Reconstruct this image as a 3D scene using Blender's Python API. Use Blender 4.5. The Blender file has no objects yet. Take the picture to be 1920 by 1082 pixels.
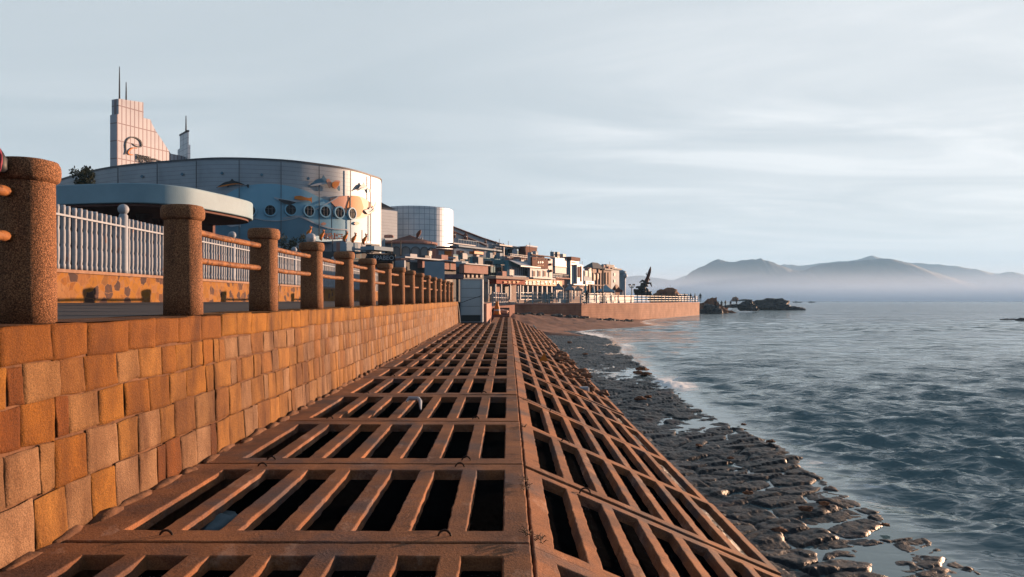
import bpy, bmesh, math, random
import numpy as np
from mathutils import Vector, Matrix, noise
R = math.radians
rnd = random.Random(7)
C = bpy.context.scene.collection
SC = bpy.context.scene
# ------------------------------------------------------------------ camera
F = 1400.0; VX, VY = 953.0, 563.0           # focal length and vanishing point in photo pixels
cam = bpy.data.cameras.new('camera'); camo = bpy.data.objects.new('camera', cam); C.objects.link(camo)
camo.location = (0, 0, 0); camo.rotation_euler = (R(90), 0, 0)
cam.sensor_width = 36; cam.lens = F / 1920 * 36
cam.shift_x = (960 - VX) / 1920; cam.shift_y = (VY - 541) / 1920
cam.clip_start = 0.05; cam.clip_end = 60000
SC.camera = camo
# ------------------------------------------------------------------ light
SUN_AZ, SUN_EL = 37.0, 6.0                   # degrees from +X towards +Y
SC.view_settings.view_transform = 'Standard'; SC.view_settings.look = 'None'
SC.view_settings.gamma = 1; SC.view_settings.exposure = 2.12
sd = Vector((math.cos(R(SUN_AZ)) * math.cos(R(SUN_EL)), math.sin(R(SUN_AZ)) * math.cos(R(SUN_EL)), math.sin(R(SUN_EL))))
sl = bpy.data.lights.new('sun', 'SUN'); sl.energy = 5.0; sl.angle = R(0.5); sl.color = (1, .60, .37)
so = bpy.data.objects.new('sun', sl); C.objects.link(so); so.rotation_euler = (-sd).to_track_quat('-Z', 'Y').to_euler()
w = bpy.data.worlds.new('World'); SC.world = w; w.use_nodes = True
nt = w.node_tree; N = nt.nodes; L = nt.links
for n in list(N): N.remove(n)
def nd(N, t, **k):
    n = N.new(t)
    for a, b in k.items():
        if a.startswith('i_'):
            n.inputs[a[2:].replace('_', ' ')].default_value = b
        else: setattr(n, a, b)
    return n
def math_(nt, op, a, b=None, c=None):
    n = nt.nodes.new('ShaderNodeMath'); n.operation = op
    for i, v in enumerate((a, b, c)):
        if v is None: continue
        if isinstance(v, (int, float)): n.inputs[i].default_value = v
        else: nt.links.new(v, n.inputs[i])
    return n.outputs[0]
def mixc(nt, f, a, b, mode='MIX'):
    n = nt.nodes.new('ShaderNodeMix'); n.data_type = 'RGBA'; n.blend_type = mode
    for s, v in ((n.inputs[0], f), (n.inputs[6], a), (n.inputs[7], b)):
        if isinstance(v, (int, float)): s.default_value = v
        elif isinstance(v, tuple): s.default_value = (*v[:3], 1)
        else: nt.links.new(v, s)
    return n.outputs[2]
def ramp(nt, f, stops):
    n = nt.nodes.new('ShaderNodeValToRGB'); e = n.color_ramp.elements
    while len(e) < len(stops): e.new(0.5)
    for i, (p, c) in enumerate(stops):
        e[i].position = p
        e[i].color = (c, c, c, 1) if isinstance(c, (int, float)) else (*c, 1)
    nt.links.new(f, n.inputs[0]); return n.outputs[0]
sky = nd(N, 'ShaderNodeTexSky'); sky.sky_type = 'NISHITA'; sky.sun_disc = False
sky.sun_elevation = R(SUN_EL); sky.sun_rotation = R(90 - SUN_AZ); sky.air_density = 1; sky.dust_density = 1
skyb = mixc(nt, 1.0, sky.outputs[0], (.07, .07, .07), 'MULTIPLY')
tc = N.new('ShaderNodeTexCoord'); sep = N.new('ShaderNodeSeparateXYZ'); L.new(tc.outputs['Generated'], sep.inputs[0])
dz = math_(nt, 'MAXIMUM', sep.outputs[2], 0.0)
# overcast veil: colour by elevation, brighter towards the sun side
veil = ramp(nt, dz, [(0.0, (.138, .148, .157)), (.06, (.127, .142, .153)), (.2, (.121, .138, .150)), (.4, (.132, .148, .160)), (.8, (.05, .068, .088))])
dotn = N.new('ShaderNodeVectorMath'); dotn.operation = 'DOT_PRODUCT'; L.new(tc.outputs['Generated'], dotn.inputs[0]); dotn.inputs[1].default_value = (math.cos(R(30)), math.sin(R(30)), .12)
sunside = ramp(nt, dotn.outputs['Value'], [(-.2, 0.0), (.35, 0.0), (.95, 1.0)])
veil = mixc(nt, math_(nt, 'MULTIPLY', sunside, .75), veil, (.186, .196, .205))
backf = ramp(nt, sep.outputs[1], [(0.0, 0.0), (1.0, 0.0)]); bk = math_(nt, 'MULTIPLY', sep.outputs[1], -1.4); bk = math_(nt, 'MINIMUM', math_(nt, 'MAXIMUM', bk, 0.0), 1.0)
veil = mixc(nt, bk, veil, (.070, .105, .140))   # bluer tint added to the unseen sky behind the camera, to cool shaded faces
# high cloud projected on a layer, so streaks converge with distance
den = math_(nt, 'ADD', dz, .10)
cx = math_(nt, 'DIVIDE', sep.outputs[0], den); cy = math_(nt, 'DIVIDE', sep.outputs[1], den)
cmb = N.new('ShaderNodeCombineXYZ'); L.new(cx, cmb.inputs[0]); L.new(cy, cmb.inputs[1])
mp = nd(N, 'ShaderNodeMapping'); mp.inputs['Rotation'].default_value = (0, 0, R(58)); mp.inputs['Scale'].default_value = (.55, 1.5, 1); mp.inputs['Location'].default_value = (3.1, .7, 0)
L.new(cmb.outputs[0], mp.inputs[0])
n1 = nd(N, 'ShaderNodeTexNoise', i_Scale=1.0, i_Detail=8.0, i_Roughness=.55, i_Distortion=1.1); L.new(mp.outputs[0], n1.inputs['Vector'])
cl = ramp(nt, n1.outputs[0], [(.38, 0.0), (.50, .40), (.62, 1.0)])
side = ramp(nt, sep.outputs[0], [(.0, .18), (.12, .6), (.45, 1.0)])
side2 = ramp(nt, sep.outputs[0], [(0, .0), (1, 1.0)])
cl = math_(nt, 'MULTIPLY', math_(nt, 'MULTIPLY', cl, side), ramp(nt, dz, [(.03, .12), (.10, .8), (.22, 1.0), (.36, .45), (.6, .2)]))
veil = mixc(nt, math_(nt, 'MULTIPLY', cl, .8), veil, (.235, .238, .242))
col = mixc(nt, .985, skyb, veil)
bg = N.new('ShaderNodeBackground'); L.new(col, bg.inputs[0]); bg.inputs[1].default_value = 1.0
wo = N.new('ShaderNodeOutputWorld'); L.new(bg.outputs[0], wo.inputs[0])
SC.cycles.volume_bounces = 1; SC.cycles.max_bounces = 8
# ------------------------------------------------------------------ helpers
def P(x, y, Y): return Vector(((x - VX) / F * Y, Y, (VY - y) / F * Y))
def tag(o, label=None, cat=None, group=None, kind=None):
    if label: o['label'] = label
    if cat: o['category'] = cat
    if group: o['group'] = group
    if kind: o['kind'] = kind
    return o
def rootloc(p):
    while p.parent: p = p.parent
    return p.location
def thing(name, label, cat, loc, group=None):
    o = bpy.data.objects.new(name, None); C.objects.link(o); o.location = loc; o.empty_display_size = .2
    return tag(o, label, cat, group)
def copy_tree(o, parent=None):
    c = o.copy(); C.objects.link(c); c.parent = parent
    for ch in list(o.children): copy_tree(ch, c)
    return c
class MB:
    def __init__(s): s.v = []; s.f = []; s.col = None
    def add(s, vs, fs):
        b = len(s.v); s.v += [tuple(v) for v in vs]; s.f += [tuple(i + b for i in f) for f in fs]; return s
    def box(s, x0, x1, y0, y1, z0, z1):
        return s.add([(x0,y0,z0),(x1,y0,z0),(x1,y1,z0),(x0,y1,z0),(x0,y0,z1),(x1,y0,z1),(x1,y1,z1),(x0,y1,z1)],
            [(0,3,2,1),(4,5,6,7),(0,1,5,4),(1,2,6,5),(2,3,7,6),(3,0,4,7)])
    def obox(s, o, u, n, s0, s1, n0, n1, z0, z1):
        q = [(a, b, c) for c in (z0, z1) for (a, b) in ((s0, n0), (s1, n0), (s1, n1), (s0, n1))]
        vs = [(o[0]+u[0]*a+n[0]*b, o[1]+u[1]*a+n[1]*b, c) for a, b, c in q]
        fs = [(0,3,2,1),(4,5,6,7),(0,1,5,4),(1,2,6,5),(2,3,7,6),(3,0,4,7)]
        if (u[0]*n[1]-u[1]*n[0]) < 0: fs = [f[::-1] for f in fs]
        return s.add(vs, fs)
    def tube(s, pts, rad, seg=8, cap=True):
        pts = [Vector(p) for p in pts]; rad = rad if isinstance(rad, (list, tuple)) else [rad]*len(pts)
        b = len(s.v)
        for i, p in enumerate(pts):
            d = (pts[min(i+1, len(pts)-1)] - pts[max(i-1, 0)]).normalized()
            a = d.orthogonal().normalized() if abs(d.z) > .95 else d.cross(Vector((0,0,1))).normalized()
            if abs(d.z) > .95: a = Vector((1,0,0))
            c = d.cross(a).normalized()
            for k in range(seg):
                t = 2*math.pi*k/seg
                s.v.append(tuple(p + (a*math.cos(t) + c*math.sin(t))*rad[i]))
        for i in range(len(pts)-1):
            for k in range(seg):
                s.f.append((b+i*seg+k, b+i*seg+(k+1)%seg, b+(i+1)*seg+(k+1)%seg, b+(i+1)*seg+k))
        if cap:
            s.f.append(tuple(b+k for k in range(seg))[::-1]); s.f.append(tuple(b+(len(pts)-1)*seg+k for k in range(seg)))
        return s
    def lathe(s, o, prof, seg=16, sx=1, sy=1, p=2.0):
        b = len(s.v)
        for r, z in prof:
            for k in range(seg):
                t = 2*math.pi*k/seg; c, q = math.cos(t), math.sin(t)
                if p != 2: c = math.copysign(abs(c)**(2/p), c); q = math.copysign(abs(q)**(2/p), q)
                s.v.append((o[0]+r*sx*c, o[1]+r*sy*q, o[2]+z))
        n = len(prof)
        for i in range(n-1):
            for k in range(seg): s.f.append((b+i*seg+k, b+i*seg+(k+1)%seg, b+(i+1)*seg+(k+1)%seg, b+(i+1)*seg+k))
        s.f.append(tuple(b+k for k in range(seg))[::-1]); s.f.append(tuple(b+(n-1)*seg+k for k in range(seg)))
        return s
    def rock(s, o, r, sub=3, sc=(1,1,1), amp=.35, seed=0, flat=None):
        bm = bmesh.new(); bmesh.ops.create_icosphere(bm, subdivisions=sub, radius=1)
        vs = []
        for v in bm.verts:
            p = v.co.copy(); q = p*1.3 + Vector((seed*7.3, seed*3.1, seed*1.7))
            k = 1 + amp*noise.noise(q) + amp*.5*noise.noise(q*2.7) + amp*.25*noise.noise(q*6)
            g = noise.cell(q*1.6)*.12
            p = p*(k+g); p.z = max(p.z, -.5)
            vs.append((o[0]+p.x*r*sc[0], o[1]+p.y*r*sc[1], o[2]+p.z*r*sc[2]))
        bm.verts.index_update()
        fs = [tuple(v.index for v in f.verts) for f in bm.faces]; bm.free()
        return s.add(vs, fs)
    def build(s, name, m, parent=None, label=None, cat=None, group=None, kind=None, smooth=False, loc=None, cols=None):
        if parent is not None: o0 = Vector(rootloc(parent))
        elif loc is not None: o0 = Vector(loc)
        else:
            a = np.array(s.v); o0 = Vector(((a[:,0].min()+a[:,0].max())/2, (a[:,1].min()+a[:,1].max())/2, a[:,2].min()))
        me = bpy.data.meshes.new(name)
        me.from_pydata([(x-o0.x, y-o0.y, z-o0.z) for x, y, z in s.v], [], s.f); me.update()
        me.materials.append(m)
        if smooth: me.polygons.foreach_set('use_smooth', [True]*len(me.polygons))
        if cols is not None:
            at = me.color_attributes.new('tint', 'FLOAT_COLOR', 'POINT')
            at.data.foreach_set('color', np.array([(*c, 1) for c in cols], dtype=np.float32).ravel())
        o = bpy.data.objects.new(name, me); C.objects.link(o)
        if parent is not None:
            o.parent = parent
            # the root carries the location; a mesh child of a mesh child stays at the root origin
        else: o.location = o0
        tag(o, label, cat, group, kind)
        return o
def grid_mesh(name, X, Y, Z, m, kind=None, attrs=None, smooth=True):
    n, k = X.shape
    v = np.stack([X, Y, Z], -1).reshape(-1, 3).astype(np.float32)
    i = np.arange(n-1)[:, None]*k + np.arange(k-1)[None, :]
    f = np.stack([i, i+1, i+1+k, i+k], -1).reshape(-1, 4)
    me = bpy.data.meshes.new(name); me.vertices.add(len(v)); me.vertices.foreach_set('co', v.ravel())
    me.loops.add(f.size); me.loops.foreach_set('vertex_index', f.ravel().astype(np.int32))
    me.polygons.add(len(f)); me.polygons.foreach_set('loop_start', np.arange(0, f.size, 4, dtype=np.int32))
    me.polygons.foreach_set('loop_total', np.full(len(f), 4, dtype=np.int32))
    me.polygons.foreach_set('use_smooth', [smooth]*len(f))
    me.update(calc_edges=True); me.materials.append(m)
    for a, val in (attrs or {}).items():
        at = me.attributes.new(a, 'FLOAT', 'POINT'); at.data.foreach_set('value', val.ravel().astype(np.float32))
    o = bpy.data.objects.new(name, me); C.objects.link(o)
    if kind: o['kind'] = kind
    return o
MATS = {}; ALB = .60
def mat(name, c1, c2=None, sc=3.0, rough=.7, metal=0.0, bump=.0, bsc=40.0, stretch=(1,1,1), det=6.0, lo=.35, hi=.65, speck=None, spsc=120, tint=False, streak=None, spec=.14, coord='pos', objvar=0):
    if name in MATS: return MATS[name]
    m = bpy.data.materials.new(name); m.use_nodes = True; nt = m.node_tree; N = nt.nodes; L = nt.links
    b = N['Principled BSDF']; b.inputs['Roughness'].default_value = rough; b.inputs['Metallic'].default_value = metal
    b.inputs['Specular IOR Level'].default_value = spec
    g = N.new('ShaderNodeNewGeometry'); pos = g.outputs['Position']
    mp = N.new('ShaderNodeMapping'); mp.inputs['Scale'].default_value = stretch; L.new(pos, mp.inputs[0])
    n = nd(N, 'ShaderNodeTexNoise', i_Scale=sc, i_Detail=det, i_Roughness=.6); L.new(mp.outputs[0], n.inputs['Vector'])
    c2 = c2 or tuple(x*.75 for x in c1)
    if not tint: c1 = tuple(x*ALB for x in c1); c2 = tuple(x*ALB for x in c2)
    f = ramp(nt, n.outputs[0], [(lo, 0.0), (hi, 1.0)])
    col = mixc(nt, f, c1, c2)
    if tint:
        a = N.new('ShaderNodeVertexColor'); a.layer_name = 'tint'
        col = mixc(nt, 1.0, col, a.outputs[0], 'MULTIPLY')
    if streak:
        mp2 = N.new('ShaderNodeMapping'); mp2.inputs['Scale'].default_value = streak[1]; L.new(pos, mp2.inputs[0])
        n2 = nd(N, 'ShaderNodeTexNoise', i_Scale=1.0, i_Detail=5.0, i_Roughness=.6); L.new(mp2.outputs[0], n2.inputs['Vector'])
        col = mixc(nt, ramp(nt, n2.outputs[0], [(streak[2], 0.0), (streak[3], streak[4])]), col, streak[0])
    n3 = nd(N, 'ShaderNodeTexNoise', i_Scale=float(spsc), i_Detail=2.0); L.new(pos, n3.inputs['Vector'])
    if objvar:
        oi = N.new('ShaderNodeObjectInfo'); q_ = math_(nt, 'ADD', math_(nt, 'MULTIPLY', oi.outputs['Random'], 2*objvar), 1-objvar)
        vm = N.new('ShaderNodeVectorMath'); vm.operation = 'SCALE'; L.new(col, vm.inputs[0]); L.new(q_, vm.inputs['Scale']); col = vm.outputs[0]
    if speck:
        col = mixc(nt, ramp(nt, n3.outputs[0], [(.42, speck[0]), (.6, 0.0)]), col, mixc(nt, 1.0, col, (speck[1],)*3, 'MULTIPLY'))
    L.new(col, b.inputs['Base Color'])
    if bump:
        n4 = nd(N, 'ShaderNodeTexNoise', i_Scale=float(bsc), i_Detail=5.0, i_Roughness=.65); L.new(pos, n4.inputs['Vector'])
        bp = N.new('ShaderNodeBump'); bp.inputs['Strength'].default_value = 1.0; bp.inputs['Distance'].default_value = bump
        L.new(n4.outputs[0], bp.inputs['Height']); L.new(bp.outputs[0], b.inputs['Normal'])
    MATS[name] = m; return m
def lines(m, axis, pitch, width, dark, mode='MULTIPLY', axis2=None, pitch2=None):
    """thin joint lines across a panelled surface, at a pitch in metres"""
    nt = m.node_tree; N = nt.nodes; L = nt.links; b = N['Principled BSDF']
    src = b.inputs['Base Color'].links[0].from_socket
    g = N.new('ShaderNodeNewGeometry'); sp = N.new('ShaderNodeSeparateXYZ'); L.new(g.outputs['Position'], sp.inputs[0])
    def ln(ax, pt):
        v = sp.outputs[ax] if isinstance(ax, int) else math_(nt, 'ADD', math_(nt, 'MULTIPLY', sp.outputs[0], ax[0]), math_(nt, 'MULTIPLY', sp.outputs[1], ax[1]))
        fr = math_(nt, 'FRACT', math_(nt, 'DIVIDE', v, pt))
        return math_(nt, 'LESS_THAN', fr, width/pt)
    f = ln(axis, pitch)
    if axis2 is not None: f = math_(nt, 'MAXIMUM', f, ln(axis2, pitch2))
    L.new(mixc(nt, f, src, mixc(nt, 1.0, src, dark, 'MULTIPLY')), b.inputs['Base Color'])
    return m
M_conc = mat('weathered_concrete', (.36,.148,.062), (.15,.070,.042), sc=1.6, rough=.85, bump=.006, bsc=45, speck=(.5,.45), spsc=90, streak=((.055,.045,.048), (1.3,1.3,1.3), .50, .64, .75), objvar=.16)
def salt(m, colr, scale, lo, hi, amt):
    nt = m.node_tree; N = nt.nodes; b = N['Principled BSDF']; src = b.inputs['Base Color'].links[0].from_socket
    g = N.new('ShaderNodeNewGeometry'); mp = N.new('ShaderNodeMapping'); mp.inputs['Scale'].default_value = scale; mp.inputs['Location'].default_value = (7, 3, 5); nt.links.new(g.outputs['Position'], mp.inputs[0])
    n = nd(N, 'ShaderNodeTexNoise', i_Scale=1.0, i_Detail=7.0, i_Roughness=.7); nt.links.new(mp.outputs[0], n.inputs['Vector'])
    nt.links.new(mixc(nt, ramp(nt, n.outputs[0], [(lo, 0.0), (hi, amt)]), src, colr), b.inputs['Base Color'])
salt(M_conc, (.30, .20, .15), (3.5, 1.6, 3.5), .57, .70, .55)
salt(M_conc, (.05, .018, .008), (2.2, 5.0, 2.2), .60, .70, .7)
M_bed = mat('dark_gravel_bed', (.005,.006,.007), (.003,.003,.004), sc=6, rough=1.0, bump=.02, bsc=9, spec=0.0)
M_rust = mat('rusty_iron', (.05,.025,.015), (.02,.012,.01), sc=30, rough=.75, bump=.002, bsc=120)
M_ruststain = mat('rust_stain', (.10,.035,.012), (.045,.02,.012), sc=9, rough=.9)
M_stone = mat('granite_blocks', (1,1,1), (.72,.66,.62), sc=5, rough=.8, bump=.012, bsc=55, tint=True, speck=(.55,.4), spsc=110, streak=((.035,.009,.002), (3.2,3.2,.8), .42, .70, .8), lo=.3, hi=.7)
M_mortar = mat('mortar', (.20,.10,.055), (.10,.05,.03), sc=6, rough=.95, bump=.01, bsc=30)
M_post = mat('pebble_dash', (.52,.25,.125), (.30,.135,.065), sc=60, rough=.85, bump=.012, bsc=95, speck=(.85,.18), spsc=130, det=2, objvar=.1, streak=((.10,.05,.03), (5,5,1.2), .52, .68, .7))
M_rail = mat('rusted_pipe_rail', (.34,.14,.045), (.13,.045,.016), sc=14, rough=.65, bump=.004, bsc=60, stretch=(1,.5,1), streak=((.04,.016,.008), (24,14,24), .52, .60, .9))
M_asph = mat('promenade_paving', (.07,.065,.07), (.05,.048,.052), sc=5, rough=.9, bump=.003)
M_white = mat('chalky_white_paint', (.34,.39,.46), (.28,.32,.38), sc=3, rough=.6)
M_whitew = mat('weathered_white_paint', (.34,.38,.44), (.27,.30,.35), sc=8, rough=.6, streak=((.22,.08,.035), (7,7,2), .60, .72, .8))
M_canopy = mat('pale_blue_render', (.25,.39,.48), (.21,.33,.41), sc=.8, rough=.6)
M_brownp = mat('brown_plaster', (.16,.075,.06), (.11,.05,.045), sc=1.5, rough=.8)
M_glass = mat('dark_glass', (.012,.018,.024), (.008,.012,.016), sc=1, rough=.5, spec=.08)
M_metal = lines(mat('ribbed_metal_cladding', (.36,.41,.47), (.29,.34,.40), sc=.35, rough=.6, metal=.6, spec=.2), 2, .42, .035, (.62,.62,.66))
M_tile = lines(mat('silver_tile_cladding', (.62,.68,.76), (.50,.58,.66), sc=.6, rough=.55, metal=.6, spec=.2), 2, .8, .07, (.5,.5,.53), axis2=(1.0,.25), pitch2=.8)
M_fin = lines(mat('white_panel_cladding', (.38,.40,.46), (.32,.34,.40), sc=.3, rough=.45, metal=.15), 2, 2.3, .13, (.5,.36,.36), axis2=(.64,.77), pitch2=.62)
M_dark = mat('dark_iron', (.02,.022,.026), sc=5, rough=.6)
M_seam = mat('panel_seam', (.10,.11,.13), sc=2, rough=.6)
M_roofr = mat('brown_roof_tiles', (.12,.05,.04), (.07,.03,.028), sc=4, rough=.8)
M_roofd = mat('dark_slate_roof', (.07,.085,.10), (.05,.06,.07), sc=4, rough=.7)
M_teal = mat('teal_painted_plaster', (.10,.28,.36), (.07,.22,.29), sc=1, rough=.7)
M_blueg = mat('blue_grey_plaster', (.25,.35,.44), (.20,.29,.37), sc=1, rough=.7)
M_pink = mat('pink_plaster', (.40,.22,.19), (.32,.17,.14), sc=1.5, rough=.8)
M_brick = mat('red_brown_brick', (.17,.06,.035), (.12,.04,.03), sc=3, rough=.85)
M_wood = mat('red_brown_wood', (.16,.05,.025), (.10,.03,.015), sc=4, rough=.7)
M_gold = mat('yellow_orange_board', (.50,.24,.05), (.4,.17,.03), sc=2, rough=.6)
M_red = mat('red_awning', (.32,.05,.02), (.22,.03,.015), sc=2, rough=.8)
M_orange = mat('orange_paint', (.62,.20,.025), (.5,.15,.02), sc=1.5, rough=.55)
M_blue = mat('mural_light_blue', (.20,.43,.60), (.17,.38,.54), sc=.5, rough=.5)
M_blue2 = mat('mural_grey_blue', (.10,.22,.32), (.08,.18,.27), sc=.5, rough=.5)
M_white2 = mat('mural_white', (.38,.43,.50), (.33,.37,.43), sc=1, rough=.5)
M_peach = mat('mural_peach', (.60,.30,.22), (.52,.26,.18), sc=1, rough=.5)
M_mblack = mat('mural_black', (.03,.035,.045), sc=1, rough=.5)
M_tent = mat('grey_canvas', (.20,.25,.31), (.16,.20,.26), sc=2, rough=.9)
M_cream = mat('cream_canvas', (.42,.33,.29), (.32,.25,.22), sc=2, rough=.9)
M_leaf = mat('dark_leaves', (.035,.045,.025), (.018,.028,.018), sc=.9, rough=.6)
M_bark = mat('bark', (.07,.045,.03), sc=6, rough=.9, bump=.01)
M_rail2 = mat('pale_blue_railing_paint', (.20,.33,.40), (.16,.27,.33), sc=2, rough=.5)
M_skin = mat('dark_clothing', (.03,.03,.035), sc=2, rough=.9)
M_rock = mat('wet_dark_rock', (.05,.05,.052), (.022,.024,.028), sc=2.5, rough=.6, bump=.03, bsc=6)
M_rocko = mat('rusty_brown_rock', (.26,.11,.055), (.10,.05,.035), sc=3.5, rough=.85, bump=.02, bsc=14)
M_fence2 = mat('box_steel_panel', (.42,.54,.62), (.38,.50,.58), sc=1, rough=.55)
M_boxd = mat('box_dark_base', (.03,.05,.06), sc=1, rough=.6)
# ------------------------------------------------------------------ levels
def zfloor(Y): return -1.572 + .0048*Y
def ztop(Y): return -.16 + .0018*Y
W = -3.0                                     # sea level
# ------------------------------------------------------------------ concrete grating panels
JY = [-3.0, -.4, 2.45, 4.78, 7.03, 9.44, 11.97, 14.58, 16.6, 18.6, 20.6, 22.9, 25.0, 27.1, 29.4, 31.8, 34.2, 36.6, 39.0, 41.5, 44.0, 46.6, 49.2, 51.9, 54.6, 57.4]
XR = .14; XL = -2.92
def grating(name, us, vs, holes, depth, place, m, parent, step, jit, seed):
    """slab with through holes: us/vs are the breaks, holes the set of open cells; place maps (u, v, w) to the world"""
    U = []; V = []; ui = []; vi = []
    for a, out, idx in ((us, U, ui), (vs, V, vi)):
        for i in range(len(a)-1):
            k = max(1, int(round((a[i+1]-a[i])/step)))
            for j in range(k): out.append(a[i]+(a[i+1]-a[i])*j/k); idx.append(i)
        out.append(a[-1])
    bm = bmesh.new(); cache = {}
    def vert(i, j, k):
        if (i, j, k) not in cache:
            q = Vector((U[i]*2.3+seed, V[j]*2.3, k*.7))
            dx = jit*(noise.noise(q*4)+.6*noise.noise(q*11)); dy = jit*(noise.noise(q*4+Vector((9, 3, 1)))+.6*noise.noise(q*10+Vector((5, 1, 2)))); dzz = jit*.35*noise.noise(q*1.5+Vector((1, 7, 3)))
            d = (0, .05, depth)[k]
            cache[(i, j, k)] = bm.verts.new(place(U[i]+dx, V[j]+dy, -d+(dzz if k == 0 else 0)))
        return cache[(i, j, k)]
    solid = lambda i, j: 0 <= i < len(ui) and 0 <= j < len(vi) and (ui[i], vi[j]) not in holes
    for i in range(len(ui)):
        for j in range(len(vi)):
            if not solid(i, j): continue
            bm.faces.new([vert(i, j, 0), vert(i+1, j, 0), vert(i+1, j+1, 0), vert(i, j+1, 0)])
            for (di, dj, a, b) in ((1, 0, (i+1, j), (i+1, j+1)), (-1, 0, (i, j+1), (i, j)), (0, -1, (i, j), (i+1, j)), (0, 1, (i+1, j+1), (i, j+1))):
                if not solid(i+di, j+dj):
                    for k in (0, 1): bm.faces.new([vert(*a, k), vert(*a, k+1), vert(*b, k+1), vert(*b, k)])
    bmesh.ops.recalc_face_normals(bm, faces=bm.faces)
    me = bpy.data.meshes.new(name); o0 = Vector(rootloc(parent))
    for v in bm.verts: v.co -= o0
    bm.to_mesh(me); bm.free(); me.materials.append(m)
    o = bpy.data.objects.new(name, me); C.objects.link(o); o.parent = parent
    bv = o.modifiers.new('edge', 'BEVEL'); bv.width = .009; bv.segments = 2; bv.limit_method = 'ANGLE'; bv.angle_limit = R(50)
    return o
ORD = ['first','second','third','fourth','fifth','sixth','seventh','eighth','ninth','tenth','eleventh','twelfth','thirteenth','fourteenth','fifteenth','sixteenth','seventeenth','eighteenth','nineteenth','twentieth','twenty-first','twenty-second','twenty-third','twenty-fourth','twenty-fifth']
ring_spots = {2: (-.34, -2.35), 3: (-.42, -2.25), 4: (-.40, -2.30)}
def ring(p, x, y, z, rad=.042, tilt=0):
    pts = []
    for k in range(13):
        a = math.pi*k/12
        pts.append((x+rad*math.cos(a), y+tilt*math.sin(a), z-.01+rad*1.05*math.sin(a)))
    MB().tube(pts, .008, 7).build('lifting_loop', M_rust, p, smooth=True)
    mb = MB(); n = 14   # rust stain lying on the concrete
    r2 = random.Random(int(x*1000+y*77))
    vs = [(x, y, z+.004)]+[(x+(.09+.07*r2.random())*math.cos(2*math.pi*k/n)*1.2, y+(.04+.03*r2.random())*math.sin(2*math.pi*k/n), z+.004) for k in range(n)]
    mb.add(vs, [(0, 1+k, 1+(k+1) % n) for k in range(n)])
cnt = 0
for i in range(1, len(JY)-1):
    y0, y1 = JY[i]+.018, JY[i+1]-.018
    if y1 > 44.6:
        xl = -1.05
    else: xl = XL
    loc = ((xl+XR)/2, (y0+y1)/2, zfloor((y0+y1)/2)-.45)
    ordn = 'nearest' if i == 1 else ORD[i-1] + ' nearest'
    t = thing('grating_panel', f'flat concrete grating panel on the walkway, {ordn} of the row beside the stone wall', 'concrete panel', loc, 'flat concrete grating panels beside the stone wall')
    us = [xl]
    nh = 7 if xl == XL else 2
    for k in range(nh-1, -1, -1):
        r_ = XR-.175-.383*k; us += [r_-.248, r_]
    us.append(XR)
    b = .30 if i < 8 else .22
    vs = [y0, y0+b-.07, y1-b+.07, y1]
    holes = {(2*k+1, 1) for k in range(nh)}
    tlt = rnd.uniform(-.008, .008)
    def place(u, v, w_, tlt=tlt, y0=y0): return (u, v, zfloor(v)+w_+tlt*(u+1.4)*.4)
    grating('slab', us, vs, holes, .09, place, M_conc, t, .07 if y0 < 10 else (.14 if y0 < 20 else .5), .009, i*3.7)
    if y0 < 25 and xl == XL:
        xs = ring_spots.get(i, (-.40, -2.3))
        for x in xs:
            for yy in ((y0+.14,) if i != 3 else (y0+.12, y1-.10)): ring(t, x+rnd.uniform(-.03, .03), yy, zfloor(yy)+.0)
# sloped panels
SX, SZ = 2.43, -1.03; SLn = math.hypot(SX, SZ); dux, duz = SX/SLn, SZ/SLn
for i in range(1, len(JY)-1):
    y0, y1 = JY[i]+.018, JY[i+1]-.018
    loc = (1.4, (y0+y1)/2, zfloor((y0+y1)/2)-1.4)
    ordn = 'nearest' if i == 1 else ORD[i-1] + ' nearest'
    t = thing('slope_grating_panel', f'sloping concrete grating panel facing the rocky shore, {ordn} of its row', 'concrete panel', loc, 'sloping concrete grating panels above the shore')
    us = [.012]
    for k in range(7):
        a = .17+k*.352; us += [a, a+.242]
    us.append(SLn)
    b = .15
    vs = [y0, y0+b, y1-b, y1]; holes = {(2*k+1, 1) for k in range(7)}
    tl = rnd.uniform(-.03, .012) if i > 4 else 0
    if 10 <= i: tl = rnd.uniform(-.05, .02)
    sink = rnd.uniform(0, .02)
    def place(u, v, w_, y0=y0, y1=y1, tl=tl, sink=sink):
        return (XR+.012+u*dux-w_*duz*1.0, v, zfloor(v)-.012-sink+u*duz+w_*dux+tl*(u/SLn))
    grating('slab', us, vs, holes, .085, place, M_conc, t, .07 if y0 < 10 else (.14 if y0 < 20 else .5), .010, i*5.1+50)
    if y0 < 14:
        u = .62; yy = y1-.1
        ring(t, XR+u*dux, yy, zfloor(yy)+u*duz, .05)
# base under the gratings
mb = MB()
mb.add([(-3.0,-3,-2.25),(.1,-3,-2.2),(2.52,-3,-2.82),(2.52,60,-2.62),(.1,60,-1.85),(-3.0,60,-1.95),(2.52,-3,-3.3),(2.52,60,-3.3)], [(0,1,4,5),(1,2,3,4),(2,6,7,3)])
mb.build('ground_under_gratings', M_bed, kind='structure', loc=(0,0,-2.5))
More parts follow.
